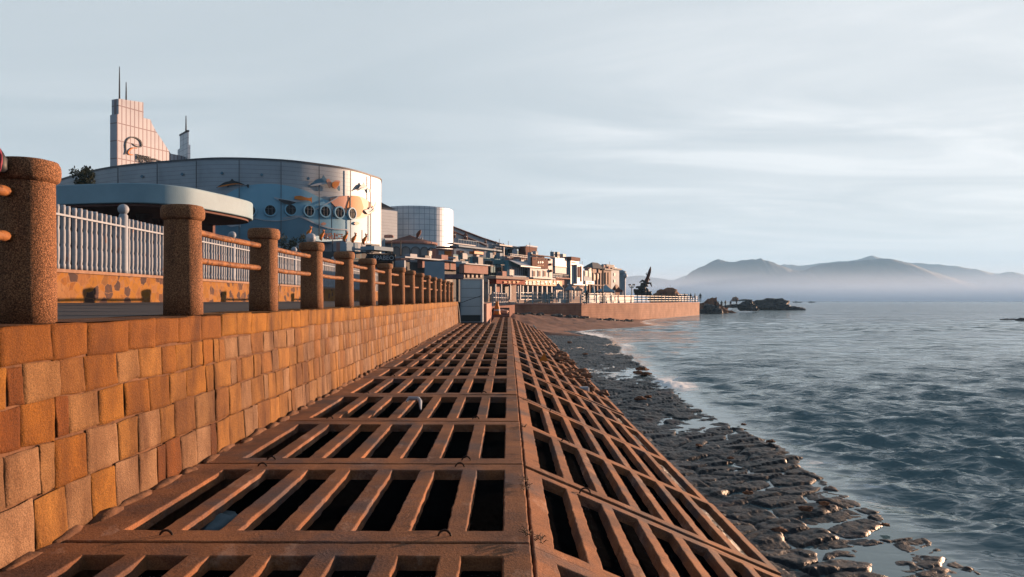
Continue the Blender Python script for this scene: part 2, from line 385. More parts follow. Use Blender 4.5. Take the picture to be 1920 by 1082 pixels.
# ------------------------------------------------------------------ stone retaining wall
YW0, YW1 = .6, 43.6
wall = thing('stone_wall', 'long granite block retaining wall stained orange below the row of posts', 'wall', (-3.0, 22, -1.5))
def course(fr): # x and z of a course line at fraction below the coping
    return fr
FR = [0, .209, .442, .715, 1.0]
def wx(t): return -2.95+.045*t
vs = []; fs = []; cols = []
vsc = []; fsc = []; colsc = []
SG = {9: [0,.02,.10,.3,.5,.7,.90,.98,1], 8: [0,.02,.12,.36,.64,.88,.98,1], 5: [0,.03,.5,.97,1], 4: [0,.04,.96,1]}
def stone(V, Fc, CC, y0, y1, zf0, zf1, xf, col, near, prot=0.0, gap=.005):
    b = len(V); n, k = (9, 8) if near == 2 else ((5, 4) if near == 1 else (3, 3))
    j = .010 if near else .008
    jit = [rnd.uniform(-j, j) for _ in range(8)]
    bul = rnd.uniform(.001, .006)+prot
    sd_ = rnd.uniform(0, 50)
    for a in range(n):
        for c in range(k):
            s, t = a/(n-1), c/(k-1)
            if near: s = SG[n][a]; t = SG[k][c]
            yy0 = y0+gap+jit[0]*(1-t)+jit[1]*t; yy1 = y1-gap+jit[2]*(1-t)+jit[3]*t
            yy = yy0+(yy1-yy0)*s
            z0 = zf0(yy)-gap+jit[4]*(1-s)+jit[5]*s; z1 = zf1(yy)+gap+jit[6]*(1-s)+jit[7]*s
            zz = z0+(z1-z0)*t
            edge = min(s, 1-s, t, 1-t)
            if near:
                q = Vector((yy*3.1, zz*3.1, sd_)); yy += .010*noise.noise(q*2); zz += .010*noise.noise(q*2+Vector((5, 5, 5)))
                dd = bul*(1-math.exp(-edge*60))+.006*noise.noise(q*1.6)*(edge > 0)+.005*noise.noise(q*5)*(edge > 0)
            else: dd = bul if edge > 0 else 0
            if edge == 0: dd = -.005
            V.append((xf(zz, yy)+dd, yy, zz)); CC.append(col)
    for a in range(n-1):
        for c in range(k-1):
            i0 = b+a*k+c; Fc.append((i0, i0+1, i0+k+1, i0+k))
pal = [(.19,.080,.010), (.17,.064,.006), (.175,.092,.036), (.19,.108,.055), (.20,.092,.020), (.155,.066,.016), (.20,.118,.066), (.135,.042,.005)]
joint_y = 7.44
for r_ in range(4):
    y = YW0
    while y < YW1:
        wd = rnd.choice([.16, .27, .32, .34, .36, .40, .42]) * rnd.uniform(.9, 1.1)
        if y < joint_y < y+wd: wd = joint_y-y
        if y < joint_y and joint_y-(y+wd) < .1: wd = joint_y-y
        y1 = min(y+wd, YW1)
        if y1-y < .06: y = y1; continue
        def zl(fr, yy): 
            zt = ztop(yy)-.24; zb = zfloor(yy)
            return zt+(zb-zt)*fr+.012*noise.noise(Vector((yy*1.3, fr*9, 0)))
        near = 2 if y < 11 else (1 if y < 24 else 0)
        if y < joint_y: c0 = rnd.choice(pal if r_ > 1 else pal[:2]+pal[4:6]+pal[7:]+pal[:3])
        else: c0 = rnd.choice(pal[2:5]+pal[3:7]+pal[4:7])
        kk = rnd.uniform(.85, 1.12); c0 = tuple(q*kk*1.06 for q in c0)
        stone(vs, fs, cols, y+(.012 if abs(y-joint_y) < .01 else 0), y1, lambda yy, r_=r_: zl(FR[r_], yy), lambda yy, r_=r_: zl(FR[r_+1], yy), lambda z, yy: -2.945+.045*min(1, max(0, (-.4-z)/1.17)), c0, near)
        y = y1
m_ = MB(); m_.v = vs; m_.f = fs; m_.build('block_courses', M_stone, wall, cols=cols, smooth=True)
y = YW0
while y < YW1:
    wd = .49*rnd.uniform(.8, 1.2); y1 = min(y+wd, YW1)
    k0 = rnd.uniform(.82, 1.12)
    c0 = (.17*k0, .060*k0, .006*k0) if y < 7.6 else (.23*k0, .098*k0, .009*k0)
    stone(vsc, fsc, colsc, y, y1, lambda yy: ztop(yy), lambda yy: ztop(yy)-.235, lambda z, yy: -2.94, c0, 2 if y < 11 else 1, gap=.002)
    # top of the coping stone
    b = len(vsc); r3 = rnd.uniform(-.006, .004)
    for (xx, yy) in ((-2.925, y+.006), (-2.925, y1-.006), (-3.62, y1-.006), (-3.62, y+.006)):
        vsc.append((xx, yy, ztop(yy)-.004+r3)); colsc.append(tuple(q*.8 for q in c0))
    fsc.append((b, b+1, b+2, b+3))
    y = y1
m_ = MB(); m_.v = vsc; m_.f = fsc; m_.build('coping_stones', M_stone, wall, cols=colsc, smooth=True)
mb = MB()
n = 40
for k in range(n):
    a, b = YW0+(YW1-YW0)*k/n, YW0+(YW1-YW0)*(k+1)/n
    mb.add([(-2.922, a, zfloor(a)-.5), (-2.922, b, zfloor(b)-.5), (-2.956, b, ztop(b)-.03), (-2.956, a, ztop(a)-.03), (-3.6, b, ztop(b)-.03), (-3.6, a, ztop(a)-.03)], [(0, 1, 2, 3), (3, 2, 4, 5)])
mb.add([(-2.935, YW1, -2), (-3.6, YW1, -2), (-3.6, YW1, ztop(YW1)), (-2.935, YW1, ztop(YW1)-.01)], [(0, 1, 2, 3)])
mb.build('mortar_backing', M_mortar, wall)
mb = MB()  # rubble fillet of mortar along the foot of the wall
for k in range(90):
    y = 2.6+k*.46; mb.rock((-2.885+rnd.uniform(-.02, .03), y, zfloor(y)+.0), .07, 2, (rnd.uniform(.5, .9), rnd.uniform(2, 4), rnd.uniform(.4, .8)), .5, k)
mb.build('mortar_foot', M_mortar, wall, smooth=True)
# ------------------------------------------------------------------ posts and rails
XP = -3.35
prof = []
for r_, z in ((.185, 0), (.183, .25), (.178, .6), (.174, .965), (.180, .975)): prof.append((r_, z))
for a in range(0, 7): 
    t = R(-70+a*25); prof.append((.193+.015*math.cos(t)*1.0, 1.045+.060*math.sin(t)*1.0))
prof += [(.19, 1.118), (.15, 1.128), (.06, 1.131)]
PY = [5.18-2.52+2.52*k for k in range(17)]
post0 = None
posts = []
for i, y in enumerate(PY):
    if y > 43.3: break
    z = ztop(y)-.006
    if i == 0: ordn = 'the one just outside the left edge'
    lab = f'round-topped pebble-dash post standing on the wall coping, {ORD[i-1] if i else "nearest"} from the left edge of the photo' if i else 'round-topped pebble-dash post standing on the wall coping, left of the photo edge'
    if post0 is None:
        post0 = thing('railing_post', lab, 'post', (XP, y, z), 'pebble-dash posts along the wall top')
        MB().lathe((XP, y, z), prof[:4]+[(.174, .97)], 28, 1.03, .98, 2.12).build('shaft', M_post, post0, smooth=True)
        MB().lathe((XP, y, z), [(.15, .962)]+prof[4:], 28, 1.03, .98, 2.12).build('cap', M_post, post0, smooth=True)
        p = post0
    else:
        p = copy_tree(post0); p.location = (XP, y, z); p['label'] = lab
    p.rotation_euler = (rnd.uniform(-.006, .006), rnd.uniform(-.006, .006), 0)
    posts.append((y, z))
rel = ('upper', 'lower')
for i in range(len(posts)-1):
    if i == 1: continue      # this span has lost its rails
    ya, za = posts[i]; yb, zb = posts[i+1]
    for k, h in enumerate((.885, .585)):
        if k == 0 and i in (8, 9, 12): continue
        pts = []; n = 14
        for j in range(n+1):
            t = j/n; y = ya+.13+(yb-ya-.26)*t
            pts.append((XP+.004*noise.noise(Vector((y*2, k, 0))), y, za+(zb-za)*t+h-.01*math.sin(math.pi*t)+.004*noise.noise(Vector((y*2, k, 7)))))
        rr = [.036+.005*noise.noise(Vector((y_[1]*6, k*3, 0))) for y_ in pts]
        MB().tube(pts, rr, 10).build('pipe_rail', M_rail, label=f'{rel[k]} rusty pipe rail between posts, {ORD[i]} span from the left', cat='rail', group='rusty pipe rails between the posts', smooth=True)
# bag hanging at the left edge of the nearest post
bag = thing('shoulder_bag', 'dark rounded bag with pink trim hanging beside the nearest post at the left edge', 'bag', (-3.36, 4.80, .76))
MB().rock((-3.385, 4.93, .90), .085, 3, (.8, .7, 1.3), .08, 3).build('bag_body', M_mblack, bag, smooth=True)
MB().tube([(-3.385+.064*math.sin(R(a)), 4.89, .92+.11*math.cos(R(a))) for a in range(0, 190, 15)], .009, 7).build('pink_trim', mat('pink_trim', (.35,.05,.09), sc=3), bag, smooth=True)
# ------------------------------------------------------------------ promenade
mb = MB()
mb.add([(-3.6, -4, -.17), (-3.6, 45, -.09), (-9.02, 45, -.045), (-9.02, -4, -.055)], [(0, 1, 2, 3)])
mb.build('promenade', M_asph, kind='structure', loc=(-6, 20, -.1))
# mosaic wall and balusters
XF = -9.0
mm = bpy.data.materials.new('crazy_paving'); mm.use_nodes = True; nt2 = mm.node_tree; N2 = nt2.nodes
g = N2.new('ShaderNodeNewGeometry'); mp = N2.new('ShaderNodeMapping'); mp.inputs['Scale'].default_value = (0, 4.4, 5.0); nt2.links.new(g.outputs['Position'], mp.inputs[0])
nz = nd(N2, 'ShaderNodeTexNoise', i_Scale=2.0); nt2.links.new(mp.outputs[0], nz.inputs['Vector'])
ad = N2.new('ShaderNodeVectorMath'); ad.operation = 'ADD'; nt2.links.new(mp.outputs[0], ad.inputs[0])
sc_ = N2.new('ShaderNodeVectorMath'); sc_.operation = 'SCALE'; nt2.links.new(nz.outputs['Color'], sc_.inputs[0]); sc_.inputs['Scale'].default_value = .35; nt2.links.new(sc_.outputs[0], ad.inputs[1])
v1 = nd(N2, 'ShaderNodeTexVoronoi', i_Scale=1.0); v2 = nd(N2, 'ShaderNodeTexVoronoi', i_Scale=1.0); v2.feature = 'DISTANCE_TO_EDGE'
nt2.links.new(ad.outputs[0], v1.inputs['Vector']); nt2.links.new(ad.outputs[0], v2.inputs['Vector'])
sp_ = N2.new('ShaderNodeSeparateColor'); nt2.links.new(v1.outputs['Color'], sp_.inputs[0])
cc = ramp(nt2, sp_.outputs[0], [(0, (.03,.018,.018)), (.16, (.045,.025,.022)), (.22, (.15,.066,.010)), (.6, (.19,.082,.013)), (.8, (.12,.045,.010)), (1, (.17,.085,.035))])
n9 = nd(N2, 'ShaderNodeTexNoise', i_Scale=9.0, i_Detail=5.0); nt2.links.new(g.outputs['Position'], n9.inputs['Vector'])
cc = mixc(nt2, ramp(nt2, n9.outputs[0], [(.5, 0.0), (.7, .6)]), cc, (.08,.035,.018))
cc = mixc(nt2, ramp(nt2, v2.outputs[0], [(.0, 1.0), (.05, 0.0)]), cc, (.16,.08,.035))
bs = N2['Principled BSDF']; nt2.links.new(cc, bs.inputs['Base Color']); bs.inputs['Roughness'].default_value = .8; bs.inputs['Specular IOR Level'].default_value = .1
mw = thing('mosaic_wall', 'low orange crazy-paved wall beneath the white picket balustrade', 'wall', (XF-.2, 28, -.05))
MB().box(XF-.35, XF, -2, 52, -.4, .56).build('mosaic_face', mm, mw)
MB().box(XF-.40, XF+.05, -2, 52, .563, .63).build('coping', mat('sandstone_coping', (.33,.19,.12), (.22,.12,.08), sc=5, bump=.004), mw)
FY = [14.72-7.1, 14.72-7.1+6.0]
FYs = [17.75-7.25, 17.75, 24.75, 31.9, 39.1, 46.3, 52.0]
fp0 = None
for i, y in enumerate(FYs):
    lab = f'white balustrade pillar topped with a ball, {ORD[i]} along the picket fence'
    if fp0 is None:
        fp0 = thing('ball_pillar', lab, 'pillar', (XF-.15, y, .63), 'ball-topped pillars of the picket fence')
        MB().lathe((XF-.15, y, .63), [(.11, 0), (.10, .1), (.10, 1.38), (.075, 1.42)], 14).build('shaft', M_white, fp0, smooth=True)
        MB().lathe((XF-.15, y, .63), [(.05, 1.41)]+[(.125*math.cos(R(a)), 1.53+.125*math.sin(R(a))) for a in range(-60, 91, 15)][:-1], 14).build('ball', M_white, fp0, smooth=True)
        q = fp0
    else: q = copy_tree(fp0); q.location = (XF-.15, y, .63); q['label'] = lab
bprof = [(.050, 0), (.052, .10), (.040, .13), (.050, .22), (.052, .45), (.040, .5), (.050, .55), (.050, .80), (.038, .85), (.048, .92), (.047, 1.20), (.052, 1.26), (.045, 1.32)]
bal0 = None
for i in range(len(FYs)-1):
    a, b = FYs[i], FYs[i+1]
    bay = thing('picket_fence', f'bay of white turned balusters, {ORD[i]} bay from the left on the mosaic wall', 'fence', (XF-.15, a, .63), 'bays of the white picket fence')
    n = int((b-a)/.2)
    for k in range(1, n):
        y = a+(b-a)*k/n
        if bal0 is None:
            bal0 = MB().lathe((XF-.15, y, .63), bprof, 9, 1.0, 1.0).build('baluster', M_whitew, bay, smooth=True); bal_y = y-a
        else:
            c = bal0.copy(); C.objects.link(c); c.parent = bay; c.location = (rnd.uniform(-.012, .012), y-a-bal_y, rnd.uniform(-.01, .01))
    MB().box(XF-.10, XF-.07, a, b, 1.72, 1.76).build('top_rail', M_white, bay)
# ------------------------------------------------------------------ canopy, drum building
def catmull(pts, n=12, closed=True):
    out = []; m = len(pts)
    for i in range(m):
        p0, p1, p2, p3 = (Vector(pts[(i+j-1) % m]) for j in range(4))
        for k in range(n):
            t = k/n
            out.append(.5*((2*p1)+(-p0+p2)*t+(2*p0-5*p1+4*p2-p3)*t*t+(-p0+3*p1-3*p2+p3)*t**3))
    return out
def prism(mb, pts, z0, z1):
    n = len(pts); vs = [(p[0], p[1], z0) for p in pts]+[(p[0], p[1], z1) for p in pts]
    fs = [(k, (k+1) % n, (k+1) % n+n, k+n) for k in range(n)]+[tuple(range(n))[::-1], tuple(range(n, 2*n))]
    return mb.add(vs, fs)
can_pts = catmull([(-18.8,30.2),(-16.2,29.6),(-14.4,29.5),(-13.2,30.4),(-12.65,32),(-12.2,34),(-12.15,35.4),(-12.7,36.6),(-14.2,37.4),(-18,38),(-22,37.4),(-24.5,35),(-24.5,32.5),(-22,30.8)], 18)
can = thing('canopy_pavilion', 'pale blue curved canopy roof on brown columns behind the picket fence', 'pavilion', (-17.5, 33.5, .3))
mb = MB(); cen = Vector((-17.8, 33.6)); cr = Vector((-17.8, 33.8))
prism(mb, can_pts, 3.84, 4.63)
ob = mb.build('roof_fascia', M_canopy, can)
bv = ob.modifiers.new('edge', 'BEVEL'); bv.width = .04; bv.segments = 2; bv.limit_method = 'ANGLE'; bv.angle_limit = R(60)
mb = MB(); prism(mb, [tuple(cr+(Vector(p[:2])-cr)*.965) for p in can_pts], 3.74, 3.838); mb.build('soffit', M_brownp, can)
for (x, y) in ((-15.9, 32.6), (-16.6, 34.8), (-20.8, 35), (-21, 32)):
    MB().lathe((x, y, .3), [(.36, 0), (.33, .2), (.33, 3.44)], 18).build('column', M_brownp, can, smooth=True)
MB().box(-24, -14.6, 36.9, 37.2, .3, 3.74).build('rear_wall', M_brownp, can)
drum = [(-15.0,88.2),(-15.6,84),(-17.2,80),(-19.6,77.3),(-22.8,75.0),(-27.8,74.0),(-32.2,74.9),(-40.3,78.1),(-46.7,82.4),(-54.8,90),(-60,100),(-45,114),(-28,110),(-18.2,97)]
dp = [tuple(p) for p in catmull([(a, b, 0) for a, b in drum], 14)]
dpts = [Vector((p[0], p[1])) for p in dp]
def drum_hit(x, off=0.0):
    k = (x-VX)/F; best = None
    for i in range(len(dpts)):
        a, b = dpts[i], dpts[(i+1) % len(dpts)]
        fa, fb = a.x-k*a.y, b.x-k*b.y
        if fa*fb <= 0 and fa != fb:
            q = a+(b-a)*(fa/(fa-fb))
            if best is None or q.y < best[0].y:
                d = (b-a).normalized(); nn = Vector((d.y, -d.x))
                if nn.dot(-q) < 0: nn = -nn
                best = (q, nn)
    q, nn = best
    return q+nn*off, q.y
aq = thing('oceanarium_building', 'large silver drum building with a dolphin mural and round porthole windows', 'building', (-32, 90, 0))
AQZ = 13.98
prism(MB(), dp, 0, AQZ).build('clad_wall', M_metal, aq)
mb = MB(); prism(mb, [tuple(Vector((-33, 92))+(Vector(p[:2])-Vector((-33, 92)))*1.004)+(0,) for p in dp], AQZ+.003, AQZ+.18); mb.build('roof_edge', M_seam, aq)
def sheet(name, xs, yt, yb, off, m, parent=aq, ny=6, hit=drum_hit):
    """flat painted or cut-out shape following the curved wall, given its upper and lower outline"""
    V = []; Fc = []; n = len(xs)
    for i, x in enumerate(xs):
        q, Y = hit(x, off)
        for j in range(ny+1):
            y = yt[i]+(yb[i]-yt[i])*j/ny; V.append((q.x, q.y, (VY-y)/F*Y))
    for i in range(n-1):
        for j in range(ny):
            a = i*(ny+1)+j; Fc.append((a, a+1, a+ny+2, a+ny+1))
    o = MB().add(V, Fc).build(name, m, parent)
    sm = o.modifiers.new('thickness', 'SOLIDIFY'); sm.thickness = .05; sm.offset = 0
    return o
def curve_xy(pts, x):
    for (a, b), (c, d) in zip(pts[:-1], pts[1:]):
        if a <= x <= c: t = (x-a)/(c-a) if c > a else 0; return b+(d-b)*t
    return pts[-1][1] if x > pts[-1][0] else pts[0][1]
def smooth_line(pts, n=8):
    if len(pts) < 3: return pts
    e = [pts[0]]+list(pts)+[pts[-1]]; out = []
    for i in range(1, len(e)-2):
        for k in range(n):
            t = k/n; out.append(tuple(.5*(2*e[i][j]+(-e[i-1][j]+e[i+1][j])*t+(2*e[i-1][j]-5*e[i][j]+4*e[i+1][j]-e[i+2][j])*t*t+(-e[i-1][j]+3*e[i][j]-3*e[i+1][j]+e[i+2][j])*t**3) for j in (0, 1)))
    out.append(tuple(pts[-1])); return out
def shape(name, top, bot, off, m, step=2.0, ny=4):
    x0, x1 = top[0][0], top[-1][0]; n = max(6, int((x1-x0)/step)); xs = [x0+(x1-x0)*k/n for k in range(n+1)]
    top = smooth_line(top); bot = smooth_line(bot)
    return sheet(name, xs, [curve_xy(top, x) for x in xs], [curve_xy(bot, x) for x in xs], off, m, ny=ny)
# mural: sea area, hills, sun disc
shape('mural_sea', [(400,382),(425,365),(450,352),(490,345),(530,347),(570,357),(600,371),(620,378)], [(400,450),(620,450)], .06, M_blue, ny=10)
shape('mural_sea', [(622,408),(640,405),(665,404),(690,402),(697,396)], [(622,452),(697,452)], .06, M_blue, ny=8)
shape('mural_deep_water', [(400,398),(450,404),(480,410),(530,414),(560,409),(590,420),(620,432)], [(400,455),(620,455)], .14, M_blue2, ny=8)
shape('mural_sun_glow', [(618,372),(632,369),(655,367),(675,369),(692,380),(700,392)], [(618,378),(632,392),(645,398),(660,409),(680,408),(700,396)], .14, M_peach)
shape('mural_sun', [(648,388),(653,372),(662,368),(672,371),(678,388)], [(648,390),(653,403),(662,407),(672,405),(678,390)], .22, M_orange)
shape('mural_wave', [(530,409),(560,405),(590,418),(620,428),(650,430)], [(530,411),(560,408),(590,421),(620,430),(650,432)], .22, M_white2)
shape('mural_wave', [(470,408),(500,413),(530,413),(560,406),(590,392),(620,376),(632,368)], [(470,409),(500,414.5),(530,414.5),(560,407.5),(590,394),(620,378),(632,370)], .22, M_white2)
for (x, y) in ((404,420),(440,423)):
    shape('mural_fish', [(x-13,y),(x-4,y-3),(x+6,y-1),(x+12,y-4)], [(x-13,y+.4),(x-4,y+3),(x+6,y+1),(x+12,y+4)], .22, M_white2, 1.5)
def dolphin(x0, x1, yc, h, tilt, mtop, mbel, flip=1):
    L_ = x1-x0
    def pt(s, d): return (x0+L_*s, yc+tilt*(s-.5)-h*math.sin(math.pi*min(1, s*1.0))*.9*flip*1.0+d)
    top = [pt(s, -t*h) for s, t in ((0, 0), (.1, .25), (.25, .55), (.42, .62), (.48, 1.1), (.55, .62), (.75, .32), (.9, .1), (.95, .45), (1, .5))]
    bot = [pt(s, t*h) for s, t in ((0, .05), (.12, .12), (.3, .3), (.36, .65), (.42, .3), (.6, .15), (.75, .05), (.9, 0), (.95, .3), (1, .2))]
    shape('dolphin_figure', top, bot, .3, mtop, 1.2)
    bt = [pt(s, t*h) for s, t in ((.05, 0), (.3, .1), (.6, .02), (.8, 0))]; bb = [pt(s, t*h) for s, t in ((.05, .1), (.3, .42), (.6, .2), (.8, .06))]
    shape('dolphin_belly', bt, bb, .38, mbel, 1.2)
dolphin(408, 468, 352, 8, -2, M_mblack, M_orange)
dolphin(576, 634, 353, 12, 6, M_blue2, M_white2)
dolphin(666, 690, 359, 9, 2, M_blue2, M_white2)
dolphin(678, 700, 389, 9, -12, M_blue2, M_white2, -1)
shape('orange_figure', [(608,338),(613,336),(618,343),(626,339),(633,340)], [(608,340),(613,352),(618,352),(626,355),(633,343)], .42, M_peach, 1.2)
shape('orange_figure', [(618,344),(622,342),(630,342)], [(618,350),(622,353),(630,348)], .5, M_orange, 1.2)
shape('swimmer_figure', [(514,370),(525,373),(545,376),(562,376),(575,375)], [(514,372),(525,377),(545,380),(562,378.5),(575,377)], .3, M_white2)
shape('swimmer_figure', [(522,374),(540,377),(552,380)], [(522,377),(540,385),(552,381)], .38, M_mblack)
shape('swimmer_figure', [(550,369),(560,368),(570,371),(578,372),(581,370)], [(550,374),(560,376),(570,376),(578,378),(581,381)], .42, M_orange)
for x, y in ((604,420),(665,419)): shape('mural_fish', [(x-5,y),(x,y-3),(x+5,y-1)], [(x-5,y+.5),(x,y+3),(x+5,y+1)], .25, M_peach, 1)
for x, y in ((417,325),(491,328),(577,335),(343,327),(268,331)):
    shape('vent_ring', [(x-3,y),(x,y-3),(x+3,y)], [(x-3,y),(x,y+3),(x+3,y)], .12, M_blue2, 1)
for x in (178, 225, 298, 371, 449, 526, 595.5, 653, 690):
    q, Y = drum_hit(x, .02); q2, _ = drum_hit(x+1.2, .02)
    yt_ = VY-AQZ*F/Y+2
    sheet('wall_seam', [x, x+1.2], [yt_, yt_], [VY-2*F/Y]*2, .27, M_seam, ny=1)
for i, (x, y) in enumerate(((470,396),(507,395),(544,394),(577,396),(607,397),(633,399),(656,401))):
    q, Y = drum_hit(x, .0); _, nn = (lambda k: k)((0, 0)); qa, _ = drum_hit(x-.6); qb, _ = drum_hit(x+.6)
    d = (qb-qa).normalized(); nn = Vector((d.y, -d.x)); z = (VY-y)/F*Y; rr = 9.6/F*Y
    if nn.dot(-q) < 0: nn = -nn
    def circ(r, o): return [(q.x+d.x*r*math.cos(R(a))+nn.x*o, q.y+d.y*r*math.cos(R(a))+nn.y*o, z+r*math.sin(R(a))) for a in range(0, 360, 15)]
    mb = MB(); a = circ(rr*1.22, .1); b = circ(rr*1.22, .4); c = circ(rr*.98, .4); e = circ(rr*.98, .1)
    n = len(a)
    for s1, s2 in ((a, b), (b, c), (c, e)): mb.add(s1+s2, [(k, (k+1) % n, n+(k+1) % n, n+k) for k in range(n)])
    win = mb.build('porthole_window', M_blue, aq)
    MB().add(circ(rr, .33), [tuple(range(n))]).build('pane', M_glass, win)
    mb = MB()
    for a_ in (-.35, .35): mb.tube([(q.x+d.x*rr*a_+nn.x*.38, q.y+d.y*rr*a_+nn.y*.38, z-rr*.85), (q.x+d.x*rr*a_+nn.x*.38, q.y+d.y*rr*a_+nn.y*.38, z+rr*.85)], .03, 5)
    mb.tube([(q.x-d.x*rr*.9+nn.x*.38, q.y-d.y*rr*.9+nn.y*.38, z+rr*.3), (q.x+d.x*rr*.9+nn.x*.38, q.y+d.y*rr*.9+nn.y*.38, z+rr*.3)], .03, 5)
    mb.build('glazing_bar', M_seam, win)
# ------------------------------------------------------------------ generic oblique box building
GLY = random.Random(3)
class B:
    def __init__(s, name, label, cat, Y, xl, xc, xr, yt, yb, m, t=55, mr=None, roof=None, roofm=None, LLdef=6):
        s.Y = Y; k0 = (xc-VX)/F; s.o = Vector((k0*Y, Y)); t = R(t)
        s.dR = Vector((math.cos(t), math.sin(t))); s.dL = Vector((-math.sin(t), math.cos(t)))
        s.nR = Vector((s.dR.y, -s.dR.x)); s.nL = Vector((-s.dR.x, -s.dR.y))
        s.LR = s.solve(s.dR, xr); s.LL = s.solve(s.dL, xl) if xl < xc else LLdef
        s.z0 = (VY-yb)/F*Y; s.z1 = (VY-yt)/F*Y
        s.t = thing(name, label, cat, (s.o.x, s.o.y, s.z0))
        MB().obox(s.o, s.dR, -s.nR, 0, s.LR, 0, s.LL, s.z0, s.z1).build('walls', m, s.t)
        if roof: s.roof(roof, roofm or M_roofd)
    def solve(s, d, x):
        k = (x-VX)/F; return (k*s.o.y-s.o.x)/(d.x-k*d.y)
    def roof(s, kind, m, ov=.25):
        if kind == 'flat':
            MB().obox(s.o, s.dR, -s.nR, -ov, s.LR+ov, -ov, s.LL+ov, s.z1+.003, s.z1+.25).build('roof', m, s.t)
        elif kind == 'cap':
            MB().obox(s.o, s.dR, -s.nR, -ov, s.LR+ov, -ov, s.LL+ov, s.z1+.003, s.z1+.55).build('roof', m, s.t)
        elif kind == 'hip':
            h = 1.1; q = [(-ov, -ov, 0), (s.LR+ov, -ov, 0), (s.LR+ov, s.LL+ov, 0), (-ov, s.LL+ov, 0), (s.LR*.3, s.LL*.5, h), (s.LR*.7, s.LL*.5, h)]
            MB().add([(s.o.x+s.dR.x*a-s.nR.x*b, s.o.y+s.dR.y*a-s.nR.y*b, s.z1+.004+c) for a, b, c in q], [(0,1,5,4),(1,2,5),(2,3,4,5),(3,0,4),(0,3,2,1)]).build('roof', m, s.t)
    def f(s, face, x0, x1, y0, y1, name, m, out=.08, inn=-.02, label=None, parent=None):
        d, n = (s.dR, s.nR) if face == 'R' else (s.dL, s.nL)
        a, b = s.solve(d, x0), s.solve(d, x1)
        if a > b: a, b = b, a
        mid = s.o.y+d.y*(a+b)/2
        z1, z0 = (VY-y0)/F*mid, (VY-y1)/F*mid
        return MB().obox(s.o, d, n, a, b, inn, out, z0, z1).build(name, m, parent or s.t, label=label)
    def window(s, face, x0, x1, y0, y1, m=None, name='window', fm=None):
        w_ = s.f(face, x0, x1, y0, y1, name, fm or M_whitew, .07)
        dx = (x1-x0)*.14; dy = (y1-y0)*.10
        s.f(face, x0+dx, x1-dx, y0+dy, y1-dy, 'pane', m or M_glass, .10, .05, parent=w_)
        return w_
    def glyphs(s, face, x0, x1, y0, y1, n, m, out=.12, name='lettering'):
        d, nn = (s.dR, s.nR) if face == 'R' else (s.dL, s.nL)
        mb = MB(); w_ = (x1-x0)/n
        for i in range(n):
            cx0 = x0+w_*i+w_*.12; cx1 = x0+w_*(i+1)-w_*.12
            for j in range(4):
                if GLY.random() < .5: a, b, c, e = cx0+(cx1-cx0)*GLY.random()*.8, None, y0, y1; b = a+(cx1-cx0)*.2
                else: a, b = cx0, cx1; c = y0+(y1-y0)*GLY.random()*.8; e = c+(y1-y0)*.18
                sa, sb = s.solve(d, a), s.solve(d, b)
                if sa > sb: sa, sb = sb, sa
                mid = s.o.y+d.y*(sa+sb)/2
                mb.obox(s.o, d, nn, sa, sb, out-.04+j*.006, out+j*.006, (VY-e)/F*mid, (VY-c)/F*mid)
        return mb.build(name, m, s.t)
    def railing(s, face, x0, x1, y0, y1, n, m, out=.5, name='balcony_railing'):
        d, nn = (s.dR, s.nR) if face == 'R' else (s.dL, s.nL)
        a, b = s.solve(d, x0), s.solve(d, x1); mid = s.o.y+d.y*(a+b)/2
        z1, z0 = (VY-y0)/F*mid, (VY-y1)/F*mid; mb = MB()
        mb.obox(s.o, d, nn, a, b, out-.05, out, z1-.07, z1); mb.obox(s.o, d, nn, a, b, 0.0, out, z0-.12, z0-.004)
        for k in range(n+1):
            c = a+(b-a)*k/n; mb.obox(s.o, d, nn, c-.03, c+.03, out-.045, out-.005, z0, z1-.073)
        return mb.build(name, m, s.t)
def text_mesh(txt, name, m, parent, o, u, size, z, n, out, width=None):
    cu = bpy.data.curves.new('t', 'FONT'); cu.body = txt; cu.size = size; cu.extrude = .03
    ob = bpy.data.objects.new('t', cu); C.objects.link(ob); dg = bpy.context.evaluated_depsgraph_get(); dg.update()
    me = bpy.data.meshes.new_from_object(ob.evaluated_get(dg)); C.objects.unlink(ob); bpy.data.objects.remove(ob)
    ws = max(v.co.x for v in me.vertices); k = (width/ws) if width else 1
    r0 = Vector(rootloc(parent))
    for v in me.vertices:
        x, y, zz = v.co
        v.co = Vector((o[0]+u[0]*x*k+n[0]*(out+zz), o[1]+u[1]*x*k+n[1]*(out+zz), z+y))-r0
    me.materials.append(m); q = bpy.data.objects.new(name, me); C.objects.link(q); q.parent = parent
    return q
# ------------------------------------------------------------------ fin tower with emblem
fin = thing('fin_tower', 'tall stepped white panelled fin tower with dolphin emblem rising behind the drum building', 'tower', (-50, 98, 0))
t_ = R(66); fd = Vector((math.cos(t_), math.sin(t_))); fn = Vector((fd.y, -fd.x)); fo = Vector(((219.5-VX)/F*97, 97))
def fs_(x): k = (x-VX)/F; return (k*fo.y-fo.x)/(fd.x-k*fd.y)
def fz(x, y): s = fs_(x); return (VY-y)/F*(fo.y+fd.y*s)
outl = [(219.5,320),(219.5,214),(222.5,214),(222.5,185),(269,192),(269,221),(282,224),(285,232),(293,247),(302,260),(311,274),(320,288),(340,292),(357,297),(357,320)]
def slab(name, pts, th, m, parent, off=0.0):
    n = len(pts); a = [(fo.x+fd.x*fs_(x)+fn.x*off, fo.y+fd.y*fs_(x)+fn.y*off, fz(x, y)) for x, y in pts]
    b = [(p[0]-fn.x*th, p[1]-fn.y*th, p[2]) for p in a]
    return MB().add(a+b, [tuple(range(n))[::-1], tuple(range(n, 2*n))]+[(k, (k+1) % n, n+(k+1) % n, n+k) for k in range(n)]).build(name, m, parent)
